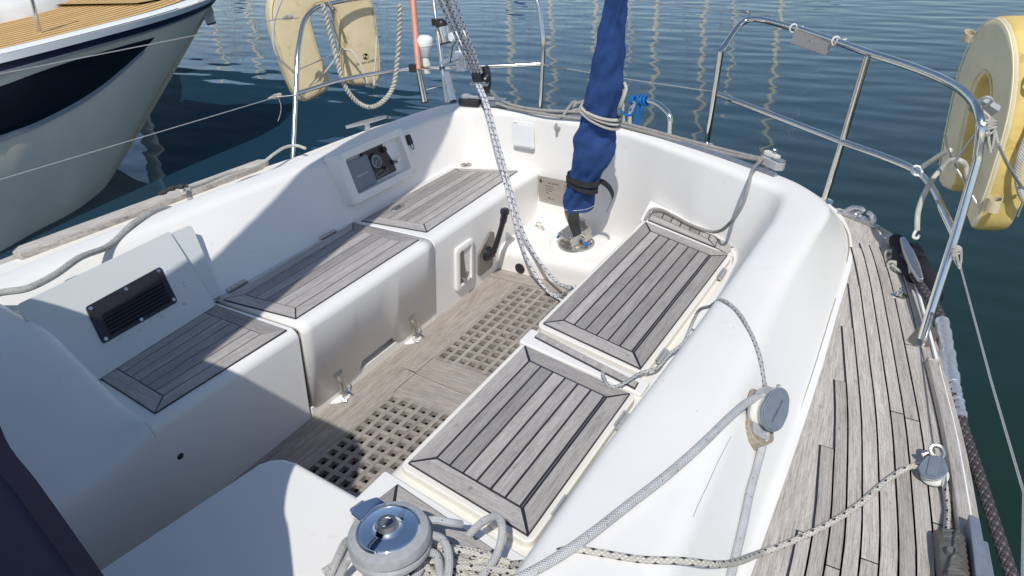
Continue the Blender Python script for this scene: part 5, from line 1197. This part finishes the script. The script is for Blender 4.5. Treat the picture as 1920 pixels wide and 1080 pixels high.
# plain thick tail: wraps on the drum, bight over the pile, falls to the left
wraps = []
def around(r, z0, z1, a0, a1, n=20): return [WC+Vector((r*math.cos(math.radians(a0+(a1-a0)*i/n)), r*math.sin(math.radians(a0+(a1-a0)*i/n)), z0+(z1-z0)*i/n)) for i in range(n+1)]
wraps.append(around(.056, .036, .078, -60, 700, 46))
wraps.append([WC+Vector(v) for v in ((-.045, -.03, .085), (-.075, -.03, .105), (-.105, -.02, .085), (-.125, -.03, .045), (-.13, -.06, .012), (-.12, -.10, .010))])
wraps.append([WC+Vector(v) for v in ((-.05, -.02, .060), (-.085, -.01, .080), (-.112, -.005, .055), (-.130, -.02, .02), (-.15, -.06, .010))])
wraps.append([WC+Vector(v) for v in ((-.04, -.04, .070), (-.065, -.05, .09), (-.085, -.055, .06), (-.10, -.075, .02), (-.10, -.11, .010))])
wraps.append([WC+Vector(v) for v in ((.02, .075, .115), (.05, .085, .125), (.075, .098, .118), (.085, .118, .100))])
wraps.append([WC+Vector(v) for v in ((.045, .055, .112), (.085, .055, .118), (.118, .030, .112), (.140, -.01, .098), (.150, -.06, .085))])
wraps.append([WC+Vector(v) for v in ((.050, .030, .090), (.085, .030, .100), (.112, .005, .092), (.128, -.03, .080), (.132, -.07, .07))])
wraps.append([WC+Vector(v) for v in ((.10, .12, .075), (.125, .142, .105), (.155, .150, .125), (.178, .130, .120), (.188, .09, .095), (.180, .05, .075), (.172, .01, .06), (.168, -.04, .05))])
multi('winch_rope', wraps, R_SHEET*.98, rp_sheet, 'plain pale sheet wrapped round the winch with its bights falling on both sides', n=6)
# dark mooring line over the right side
rope('mooring_line', [(-.075, 2.43, .565), (-0.059,2.398,0.565), (-0.024,2.307,0.560), (0.017,2.220,0.555), (0.059,2.132,0.545), (0.091,1.999,0.525), (0.123,1.813,0.510), (0.143,1.732,0.500), (0.164,1.682,0.480), (0.204,1.579,0.450), (0.242,1.480,0.420), (0.282,1.397,0.380), (0.327,1.314,0.330), (0.379,1.199,0.270)], R_MOOR, rp_moor, 'dark braided mooring line leaving the cleat and hanging outside the right side of the hull')
m = MB()
for a_, b_, r in (((0.068,2.106,0.540), (0.118,1.844,0.513), .0185), ((0.117,1.853,0.513), (0.145,1.723,0.499), .0165)):
    A, B = Vector(a_), Vector(b_); pts = [A.lerp(B, i/16) for i in range(17)]; m.tube(pts, [r*(1+.10*math.sin(i*2.3)+.05*math.sin(i*5.1)) for i in range(17)], 12)
o = build('tape_wrapping', m, tape); tag(o, 'crumpled silver tape wrapped round the dark mooring line', 'tape')
m = MB()
for ax, wd in (([(-0.110,2.589,0.550), (-0.084,2.470,0.555), (-0.055,2.380,0.555), (-0.023,2.313,0.550)], .026), ([(-0.056,2.662,0.500), (-0.017,2.534,0.500), (0.014,2.427,0.500), (0.044,2.325,0.500)], .024)):
    rows = [[c+Vector((wd*math.cos(a)*(1 if i not in (0, 12) else .8), 0, .018*math.sin(a)))+Vector((0, 0, .004*mnoise(c*60+Vector((a, 0, 0))))) for a in [k*math.pi/8 for k in range(16)]] for i, c in enumerate(cr(ax, 4))]
    b0 = len(m.V); m.grid(rows, closed_v=True); m.face([b0+k for k in range(16)]); m.face([b0+12*16+k for k in range(16)][::-1])
o = build('chafe_sleeve', m, fabric('black_sleeve', (.022, .022, .030), .4)); tag(o, 'black cloth chafe sleeve round the mooring line below the grey cleat', 'sleeve')
multi('lashing', [coil(Vector((-0.114,2.474,0.545)), (.3, 1, 0), .011, 2.2, .018), coil(Vector((-0.096,2.394,0.545)), (.3, 1, 0), .012, 2, .016), [(-0.096,2.384,0.550), (-0.076,2.357,0.550), (-0.050,2.349,0.545)]], .0045, rp_white, 'small white lashing holding the black sleeve to the deck edge', n=4)
# guard wires
def wire_(pts, label, r=.0024, name='guard_wire', group='guard wires'):
    mb = MB(); mb.tube([Vector(p) for p in pts], r, 8); o = build(name, mb, wire); tag(o, label, 'wire', group); return o
g1 = Vector((-3.032,2.590,0.775)); wire_([(-2.955,2.660,0.775), g1, (-3.28, -.8, .80), (-3.2,-2.4,.82)], 'lower guard wire running forward from the left stern rail')
wire_([(-3.060,2.873,1.112), (-3.070,2.732,1.130), (-3.32, .0, 1.16), (-3.28,-2.4,1.18)], 'upper guard wire running forward from the left stern rail')
wire_([(-2.034,3.600,0.785), (-1.689,3.506,0.785), (-1.393,3.429,0.785), (-1.002,3.351,0.785)], 'lower gate wire across the stern opening behind the tiller')
wire_([(-2.085,3.620,1.162), (-1.611,3.859,1.090), (-1.214,3.629,1.100), (-0.915,3.477,1.110), (-0.784,3.375,1.120)], 'upper gate wire across the top of the stern opening')
wire_([(0.061,2.090,0.770), (0.076,2.005,0.755), (0.160,1.494,0.760), (0.215,1.179,0.765), (.205, .2, .80), (.2,-1.2,.82)], 'guard wire running forward from the right stern rail')
def turnbuckle(a, b, label):
    t = thing('turnbuckle', label, 'fitting', a, 'rigging screws on the rails'); A, B = Vector(a), Vector(b); d = (B-A)
    m = MB(); m.tube([A, A+d*.25, A+d*.28, A+d*.9, B], [.0032, .0032, .0060, .0055, .0030], 10); build('barrel', m, steel_dull, t)
    m = MB(); m.tube(coil(A+d*.04, d.normalized(), .008, 1, .004, 12), .0025, 6); build('toggle', m, steel_dull, t); return t
turnbuckle((-2.029,3.602,0.785), (-1.861,3.550,0.785), 'rigging screw at the left end of the lower stern gate wire')
turnbuckle((-1.002,3.351,0.785), (-1.063,3.370,0.785), 'small rigging screw at the right end of the lower stern gate wire')
turnbuckle((-0.905,3.467,1.112), (-0.954,3.499,1.112), 'small rigging screw on the top bend of the right stern rail')
def lashing(c, d, label, n=3, s=1.0):
    m = MB(); c = Vector(c); d = Vector(d).normalized()
    for k in range(n): m.tube(cr(coil(c+d*.012*(k-1)*s, d+Vector((.3*(k-1), .2, .1)), .011*s, 1.6, .010, 10, k), 3), .0028*s, 6)
    f = frame(c, d)
    for k in range(4): a = k*1.6; m.tube(cr([c-d*.02*s+f.to_3x3() @ Vector((.006*s*math.cos(a), .006*s*math.sin(a), 0)), c+d*.02*s+f.to_3x3() @ Vector((.008*s*math.cos(a+.4), .008*s*math.sin(a+.4), 0)), c+d*.055*s], 3), .0028*s, 6)
    o = build('cord_lashing', m, rp_white); tag(o, label, 'lashing', 'cord lashings on the rails'); return o
lashing((0.059,2.054,0.775), Vector((0.073,2.000,0.757))-Vector((0.059,2.054,0.775)), 'white cord lashing tying the guard wire to the right rail post', s=1.0)
lashing((-3.040,2.608,0.775), (-.25, -1, 0), 'pale cord lashing where the lower guard wire meets the left stern rail')
lashing((-3.060,2.803,1.129), (-.1, -1, 0), 'dark stained lashing where the upper guard wire meets the left stern rail')
rope('dangling_line', [(-3.020,2.592,0.770), (-2.983,2.566,0.750), (-2.941,2.523,0.730), (-2.906,2.471,0.710), (-2.904,2.459,0.700)], .0022, rp_old, 'short loose cord end dangling from the left rail lashing')
# white plaited rope hung on the left rail
plait = [(-3.020,3.013,1.160), (-3.000,3.010,1.020), (-2.970,2.998,0.871), (-2.940,2.994,0.745), (-2.920,3.044,0.646), (-2.880,3.097,0.602), (-2.800,3.129,0.634), (-2.760,3.179,0.700), (-2.740,3.218,0.824), (-2.720,3.246,0.990), (-2.700,3.259,1.131)]
pc_ = cr(plait, 30); strands = [[], []]
for i, p in enumerate(pc_):
    t = (pc_[min(i+1, len(pc_)-1)]-pc_[max(i-1, 0)]).normalized(); u = t.cross(Vector((.8, .5, 0))).normalized(); v = t.cross(u)
    for s in (0, 1):
        a = i*.62+s*math.pi; strands[s].append(p+u*.0075*math.cos(a)+v*.0075*math.sin(a))
m = MB()
for s in strands: m.tube(s, .0068, 7)
m.tube(pc_, .006, 6)
o = build('plaited_rope', m, rope_mat('rope_plaited', (.60, .56, .48), (.5, .5, .45), .007, 3, 3, 5, .2)); tag(o, 'white plaited rope hanging in a deep loop from the left stern rail', 'rope')
rope('webbing_loop', [(-3.100,3.192,0.890), (-3.020,3.177,0.882), (-2.960,3.164,0.828), (-2.920,3.150,0.754), (-2.900,3.144,0.706), (-2.900,3.184,0.702), (-2.920,3.223,0.752), (-2.940,3.281,0.842), (-2.960,3.331,0.940)], .0062, rp_white, 'thin white strap hanging in a V with a buckle inside the left stern rail')
m = MB(); m.tube([(-2.905,3.136,0.728), (-2.905,3.123,0.711), (-2.905,3.186,0.686), (-2.905,3.209,0.702)], .0035, 6); o = build('strap_buckle', m, wht_off); tag(o, 'white plastic buckle at the bottom of the hanging strap', 'buckle')
rope('buoy_grab_line', [(-3.100,3.192,0.890), (-3.130,3.131,0.832), (-3.150,3.050,0.774), (-3.170,2.989,0.737)], .0048, rp_white, 'white cord running from the strap down to the foot of the left buoy')
multi('wire_holder', [[(-3.140,2.873,0.844), (-3.140,3.040,0.857), (-3.140,3.218,0.873), (-3.140,3.407,0.891), (-3.140,3.577,0.886)], [(-3.050,3.085,1.074), (-3.100,3.162,0.965), (-3.140,3.223,0.875)]], .0032, wire, 'thin steel wire bracket behind the left horseshoe buoy', 'bracket')
rope('buoy_edge_cord', [(-3.150,2.854,1.201), (-3.160,2.788,1.107), (-3.160,2.756,1.006), (-3.160,2.763,0.937), (-3.155,2.816,0.870), (-3.150,2.860,0.818)], .0068, rp_white, 'white cord along the forward edge of the left horseshoe buoy')
m = MB(); f = frame((-3.040,3.091,1.142), (.9, .2, .2), (0, 0, 1)); m.tube([f @ Vector((.026*math.cos(a), .009*math.sin(a), 0)) for a in [k*math.pi/8 for k in range(16)]], .0042, 8, closed=True); m.tube([f @ Vector((-.03, 0, 0)), f @ Vector((.03, .004, .004))], .003, 6); o = build('snap_shackle', m, steel_dull); tag(o, 'grey snap shackle on the top tube of the left stern rail', 'shackle')
# right buoy: holder wire, grab line, webbing loops, loose strap with ring
multi('wire_holder', [[(0.047,2.189,1.080), (0.013,2.385,0.930), (0.003,2.394,0.900)], [(-0.035,2.417,0.970), (-0.025,2.446,0.930), (0.003,2.454,0.880), (0.041,2.422,0.840), (0.075,2.400,0.800), (0.103,2.390,0.775), (0.167,2.422,0.770), (0.185,2.430,0.780), (0.188,2.426,0.820), (0.188,2.438,0.840)], [(0.090,2.186,1.030), (0.135,2.237,0.950), (0.184,2.360,0.860)], [(0.035,2.286,1.090), (0.062,2.270,1.070), (0.091,2.228,1.020)]], .0042, wire, 'steel wire cradle holding the right horseshoe buoy', 'bracket')
m = MB(); fr = frame((0.030,2.290,1.100), (-.1, -.9, -.5), (.6, -.3, .9)); m.tube(fil([fr @ Vector(p) for p in ((-.030, -.013, 0), (.034, -.011, 0), (.034, .010, 0), (-.030, .013, 0), (-.030, -.013, 0))], .01, 5), .0040, 8); m.box((0,0,0), (.03, .05, .02)); m.V[-8:] = [Vector((0.049,2.318,1.090))+(fr.to_3x3() @ v) for v in m.V[-8:]]; o = build('buoy_clip', m, gry_lt, bevel=.002); tag(o, 'grey clip and white buckle on the bend of the right stern rail', 'clip')
lashing((0.063,2.226,1.060), (.2, -.35, -.7), 'white cord lashing below the bend of the right stern rail beside the buoy', s=1.2)
def part_rope(nm, pts, r, mat): 
    mb = MB(); mb.tube(cr(pts, 8), r, 10); return build(nm, mb, mat, rb, local=True)
# near leg is local -x; its outer edge (yellow) lies at local x = -.265
part_rope('grab_line', [(-.15, -.02, .515), (-.21, -.02, .48), (-.255, -.02, .42), (-.258, -.015, .38), (-.262, -.004, .33), (-.268, .004, .26), (-.272, .01, .19), (-.270, .0, .12), (-.268, -.03, .06), (-.262, -.055, .05), (-.20, -.065, .055), (-.12, -.06, .09)], .0085, rp_white)
def webloop(c, ax, w_, r, flat=.55):
    f = frame(c, ax); m = MB(); ring_ = [(r*math.cos(a), r*flat*math.sin(a)) for a in [k*math.pi/10 for k in range(20)]]
    m.grid([[f @ Vector((x*s, y*s, z)) for x, y in ring_] for s, z in ((1, -w_/2), (1, w_/2), (.88, w_/2), (.88, -w_/2))], closed_u=True, closed_v=True); return build('webbing_loop', m, cream, rb, local=True)
webloop((-.250, .012, .40), (.2, 0, 1), .020, .034); webloop((.245, .045, .40), (-.2, 0, 1), .024, .026); webloop((-.255, .035, .035), (0, 0, 1), .036, .024, .8)
m = MB(); f = frame((-0.093,2.579,0.800), (.35, -.6, .7)); m.tube([f @ Vector((.0165*math.cos(a), .0165*math.sin(a), 0)) for a in [k*math.pi/12 for k in range(24)]], .0036, 8, closed=True); o = build('plastic_ring', m, wht); tag(o, 'white plastic ring on the middle tube of the right stern rail', 'ring')
multi('loose_strap', [[(-0.082,2.600,0.805), (-0.060,2.564,0.840), (-0.039,2.539,0.870), (-0.014,2.514,0.900)], [(0.034,2.447,0.880), (0.013,2.427,0.900), (-0.009,2.439,0.890), (-0.026,2.442,0.860), (-0.044,2.405,0.830), (-0.054,2.388,0.790), (-0.058,2.369,0.750), (-0.053,2.347,0.720), (-0.048,2.334,0.700)], [(0.003,2.433,0.900), (0.030,2.465,0.880), (0.046,2.414,0.860), (0.058,2.406,0.840)]], .0078, rp_white, 'loose pale strap hanging in a hook from the right stern rail over the water')
m = MB(); m.tube(cr([(-0.048,2.343,0.705), (-0.054,2.322,0.695), (-0.053,2.310,0.688), (-0.044,2.313,0.685), (-0.039,2.324,0.690)], 5), .0045, 8); o = build('end_hook', m, wht_off); tag(o, 'white plastic hook at the end of the loose strap', 'hook')

# ================================================================ WATER, NEIGHBOUR, MARINA
WZ = -.85
m = MB(); rings = [0, 3, 6, 10, 16, 30, 60, 150, 500, 1600]; rows = [[Vector((r*math.cos(a), r*math.sin(a), WZ)) for a in [k*math.pi/24 for k in range(48)]] for r in rings[1:]]
m.grid(rows, closed_v=True); m.V.append(Vector((0, 0, WZ))); c_i = len(m.V)-1
for j in range(48): m.face([j, (j+1) % 48, c_i])
wm, nt_, b = nmat('harbour_water'); co = geoco(nt_)
big = noise(nt_, co, .22, 3)
sx = N(nt_, 'ShaderNodeSeparateXYZ'); nt_.links.new(co, sx.inputs[0])
grad = mth(nt_, 'ADD', mth(nt_, 'MULTIPLY', sx.outputs[0], -.10), mth(nt_, 'MULTIPLY', big, .5))
nt_.links.new(ramp(nt_, grad, [(.15, (.010, .027, .020)), (.9, (.011, .038, .062))]), b.inputs['Base Color'])
b.inputs['Roughness'].default_value = .035; b.inputs['IOR'].default_value = 1.34; b.inputs['Specular IOR Level'].default_value = .5
mp1 = N(nt_, 'ShaderNodeMapping'); mp1.inputs['Rotation'].default_value = (0, 0, math.radians(33)); mp1.inputs['Scale'].default_value = (1, 2.6, 1); nt_.links.new(co, mp1.inputs[0])
w1 = noise(nt_, mp1.outputs[0], 1.2, .3, .4); w2 = noise(nt_, mp1.outputs[0], 3.4, .6, .4); w3 = noise(nt_, co, .55, 2)
patch = ramp(nt_, noise(nt_, co, .35, 2), [(.40, (.25, .25, .25)), (.62, (1, 1, 1))])
h = mth(nt_, 'ADD', mth(nt_, 'MULTIPLY', w1, .7), mth(nt_, 'ADD', mth(nt_, 'MULTIPLY', mth(nt_, 'MULTIPLY', w2, patch), .07), mth(nt_, 'MULTIPLY', w3, .7)))
bump(nt_, h, b, 1.0, .020)
wt_ = build('water', m, wm); struct(wt_)
# ---- neighbouring yacht: lofted side with flare, knuckle, deck, window band
nb = thing('neighbouring_yacht', 'grey hulled yacht with golden teak deck and long dark hull window, upper left', 'yacht', (-6.6, 2.0, WZ))
G = [(-6.0,-6,.62), (-6.12,-2.5,.63), (-6.594,2.246,0.640), (-6.549,2.975,0.660), (-6.540,3.500,0.680), (-6.552,4.004,0.700), (-6.583,4.470,0.720), (-6.698,4.923,0.740), (-6.961,5.385,0.750), (-7.287,5.755,0.760)]
G = cr(G, 6); tip = G[-1]
W_ = [(-6.0,-6,-.9), (-6.0,-3,-.9), (-6.05,-.5,-.9), (-6.779,2.496,-0.900), (-6.908,2.842,-0.900), (-7.025,3.263,-0.900), (-7.177,3.546,-0.900), (-7.353,3.801,-0.900), (-7.559,4.018,-0.900), (-7.755,4.209,-0.900)]
W_ = cr(W_, 6); n = len(G); foot = W_[-1]
def side(i, s):
    g, w_ = G[i], W_[i]; p = g.lerp(w_, s); t = i/(n-1)
    bulge = .09*math.sin(math.pi*min(1, s))*(1-t)+.02*math.sin(math.pi*s)*t
    if t > .55: bulge -= .10*math.sin(math.pi*s)*(t-.55)/.45
    nrm = Vector((1, -.0, 0)); return p+nrm*bulge
def sf(u, s, d=0):
    x = u*(n-1); i = max(0, min(n-2, int(x))); f = x-i; p = side(i, s).lerp(side(i+1, s), f); return p+Vector((d, -d*.2, d*.15))
NSs = 16
rows = [[side(i, k/NSs) for k in range(NSs+1)] for i in range(n)]
hullm = plain('metallic_grey_hull', (.80, .74, .62), .5, 0, .05, 3, .03, .12)
# other side mirrored about the line through the stem
def mir(p): 
    d_ = Vector((tip.x-foot.x, tip.y-foot.y, 0)).normalized(); q = Vector((p.x-tip.x, p.y-tip.y, 0)); r_ = d_*q.dot(d_)*2-q
    return Vector((tip.x+r_.x, tip.y+r_.y, p.z))
m = MB(); m.grid(rows); m.grid([[mir(p) for p in r_] for r_ in rows], flip=True); build('hull', m, hullm, nb, sharp=60)
def band(name, s0, s1, d, mat, dz=0):
    m = MB(); rw = []
    for i in range(n):
        t = i/(n-1); k = 1-.35*t
        a_, b_ = side(i, s0*k), side(i, s1*k); o_ = Vector((d, 0, 0)); rw.append([a_, a_+o_, b_+o_, b_])
    m.grid(rw); return build(name, m, mat, nb, bevel=0, sharp=50)
band('rub_rail', -.030, .014, .040, wht); band('navy_stripe', .014, .058, .026, navy_dk if False else plain('navy_stripe', (.008, .010, .035), .35)); band('lower_moulding', .058, .072, .036, alu)
# white toe moulding inboard of the rub rail, then teak margin, then planked deck
def inboard(i, d, z): p = G[i]; t = i/(n-1); return Vector((p.x-d*min(1, (1-t)*9), p.y-(d*.5 if t > .9 else 0), p.z+z))
m = MB(); m.grid([[inboard(i, -.035, .045), inboard(i, .03, .065), inboard(i, .09, .060), inboard(i, .12, .030)] for i in range(n)]); build('toe_moulding', m, wht, nb, sharp=50)
m = MB(); yy = [0]
m.grid([[inboard(i, .12, .030), inboard(i, .235, .032)] for i in range(n)], uvs=lambda i, j: (G[min(i, n-1)].y, j*.07)); build('deck_margin', m, plain('oiled_teak', (.22, .105, .045), .45), nb)
m = MB(); mc = MB()
for k in range(17):
    d0 = .260+k*.105; rw = [[inboard(i, d0, .0335), inboard(i, d0+.083, .0335)] for i in range(n)]
    if len(rw) > 1:
        yv = [r_[0].y for r_ in rw]; m.grid(rw, uvs=lambda i, j, yv=yv: (yv[min(i, len(yv)-1)], j*.056))
build('deck_planking', m, tk_new, nb)
m = MB(); m.grid([[inboard(i, .12, .0300), inboard(i, 1.9, .0300)] for i in range(n)]); build('deck_caulking', m, plain('dark_seam', (.06, .045, .03), .6), nb)
# coachroof seen at the corner
A = [(-7.4,-6,.68), (-7.4,-2,.68), (-7.923,3.414,0.700), (-8.109,3.795,0.700), (-8.157,4.131,0.700), (-8.282,4.480,0.700), (-8.584,4.901,0.700), (-9.026,5.357,0.700), (-9.984,6.099,0.700), (-13.007,8.092,0.700), (-22.625,13.832,0.700)]
A = cr(A, 5); rw = [[p, p+Vector((-.03, -.02, .12)), p+Vector((-.10, -.05, .19)), p+Vector((-.35, -.1, .25)), Vector((-10.4, p.y, 1.0))] for p in A]
m = MB(); m.grid(rw); build('coachroof', m, gel, nb, sharp=70)
# dark hull window
ut = [(.330, .122), (.404, .104), (.486, .094), (.590, .094), (.672, .100)]
lt = [(.330, .352), (.413, .345), (.505, .302), (.587, .225), (.652, .145)]
ut = [(.10, ut[0][1]-.02), (.3, ut[0][1])]+ut; lt = [(.10, lt[0][1]+.0), (.3, lt[0][1])]+lt
uc = cr([Vector((u, s, 0)) for u, s in ut], 6); lc_ = cr([Vector((u, s, 0)) for u, s in lt], 6)
rw = []
for a_, b_ in zip(uc, lc_):
    rw.append([sf(a_.x, a_.y, .004)]+[sf(a_.x*(1-k/8)+b_.x*k/8, a_.y*(1-k/8)+b_.y*k/8, .014) for k in range(9)]+[sf(b_.x, b_.y, .004)])
m = MB(); m.grid(rw); build('hull_window', m, plain('tinted_window', (.006, .007, .012), .12, 0, .1, 5, 0), nb, sharp=80)
m = MB(); rw = []
for a_, b_ in zip(uc, lc_): rw.append([sf(b_.x, b_.y, .012), sf(b_.x, b_.y+.030, .010)])
m.grid(rw); build('window_trim', m, plain('pale_trim', (.36, .40, .44), .3, .2), nb)
# stanchion and anchor
a_, b_ = Vector((-7.189,3.673,0.700)), Vector((-9.614,5.181,0.700)); st0 = Vector((-7.097,3.622,0.700)); m = MB()
nb_st = MB(); dirv = Vector((.10, .05, 1)).normalized(); nb_st.tube([st0, st0+dirv*.62], .0185, 14); nb_st.lathe([(.04, 0), (.036, .01), (0, .012)], 16, Matrix.Translation(st0)); build('stanchion', nb_st, steel, nb)
m = MB(); c = Vector((-7.199,5.461,0.620)); fr = frame(c, (.65, -.60, .3), (.1, .1, -1))
m.prism(rrect([(-.10, -.05), (.14, -.03), (.13, .045), (.03, .065), (-.10, .06)], .01), -.012, .012, fr); m.prism(rrect([(.06, -.05), (.15, -.05), (.15, .05), (.06, .05)], .01), -.045, .045, fr)
for k in range(4): m.lathe([(.012, .012), (.012, .018), (0, .018)], 10, fr @ Matrix.Translation((-.06+.04*k, .03, 0)))
build('anchor_bracket', m, alu, nb, bevel=.004)
# ---- moored yachts across the basin (their masts mirror in the water)
def moored():
    t = thing('moored_yacht', 'white sailing yacht moored across the basin, mast upright', 'sailing yacht', (0, 0, WZ))
    rows = []
    for k in range(13):
        y = -5+10*k/12; w_ = 1.6*(1-max(0, (y-0)/5.0)**2.2)*(1 if y > -4 else .93)+.02
        rows.append([Vector((w_*s, y, z)) for s, z in ((1, 1.15), (1.02, .9), (.95, .3), (.7, -.2))]+[Vector((-w_*s, y, z)) for s, z in ((.7, -.2), (.95, .3), (1.02, .9), (1, 1.15))])
    m = MB(); m.grid(rows, closed_v=True); build('hull', m, gel, t, local=True, sharp=60)
    m = MB(); m.prism(rrect([(-.95, -2.5), (.95, -2.5), (.7, 2.6), (-.7, 2.6)], .4), 1.15, 1.55); build('coachroof', m, gel, t, local=True, bevel=.08, seg=3)
    m = MB(); m.tube([(0, .6, 1.5), (0, .6, 15.0)], .14, 10); build('mast', m, mastm, t, local=True)
    m = MB(); m.tube([(0, .5, 2.4), (0, -3.6, 2.5)], .07, 8); m.tube([(0, .45, 2.6), (0, -3.4, 2.65)], .14, 8); build('boom', m, navy, t, local=True)
    m = MB(); m.tube([(-1.0, .6, 6.3), (1.0, .6, 6.3)], .03, 6); m.tube([(-.8, .6, 10.3), (.8, .6, 10.3)], .03, 6); build('spreaders', m, mastm, t, local=True)
    m = MB()
    for a_, b_ in (((0, .6, 15), (0, 4.95, 1.2)), ((0, .6, 15), (0, -4.9, 1.2)), ((0, .6, 15), (1.5, .6, 1.2)), ((0, .6, 15), (-1.5, .6, 1.2))): m.tube([a_, b_], .012, 4)
    build('rigging', m, wire, t, local=True); return t
mastm = plain('painted_mast', (.86, .84, .70), .4, 0)
spots = [((-12.755,9.718,0.000), 46, 'seen past the bow of the grey yacht'), ((-11.877,9.855,0.000), 52, 'second from the left of the far row'), ((-8.977,10.017,0.000), 48, 'behind the left horseshoe buoy'), ((-7.546,10.252,-0.000), 58, 'beyond the upright stern pole'), ((-6.446,10.433,0.000), 44, 'beyond the left stern rail post'), ((-5.727,10.551,0.000), 50, 'left of the tiller'), ((-5.047,10.663,-0.000), 42, 'straight behind the tiller'), ((-4.528,10.748,0.000), 60, 'just right of the tiller'), ((-4.102,10.818,0.000), 48, 'beyond the stern opening'), ((-3.430,10.928,0.000), 46, 'beyond the right rail bend'), ((-3.034,10.993,0.000), 56, 'above the clamped plate'), ((-2.374,11.102,0.000), 49, 'at the right of the far row')]
proto = None
for i, (p, dist, where) in enumerate(spots):
    d = Vector((p[0], p[1], 0)).normalized(); c = d*dist; lab = 'white sailing yacht moored across the basin, '+where
    if proto is None: proto = moored(); o = proto; o.location = (c.x, c.y, WZ); o['label'] = lab; o['group'] = 'yachts moored across the basin'
    else: o = copy_tree(proto, (c.x, c.y, WZ), None, lab, 'yachts moored across the basin')
    o.rotation_euler = (0, 0, math.radians(35+i*7 % 20)); s = .8+.06*(i*5 % 7); o.scale = (s, s, s)
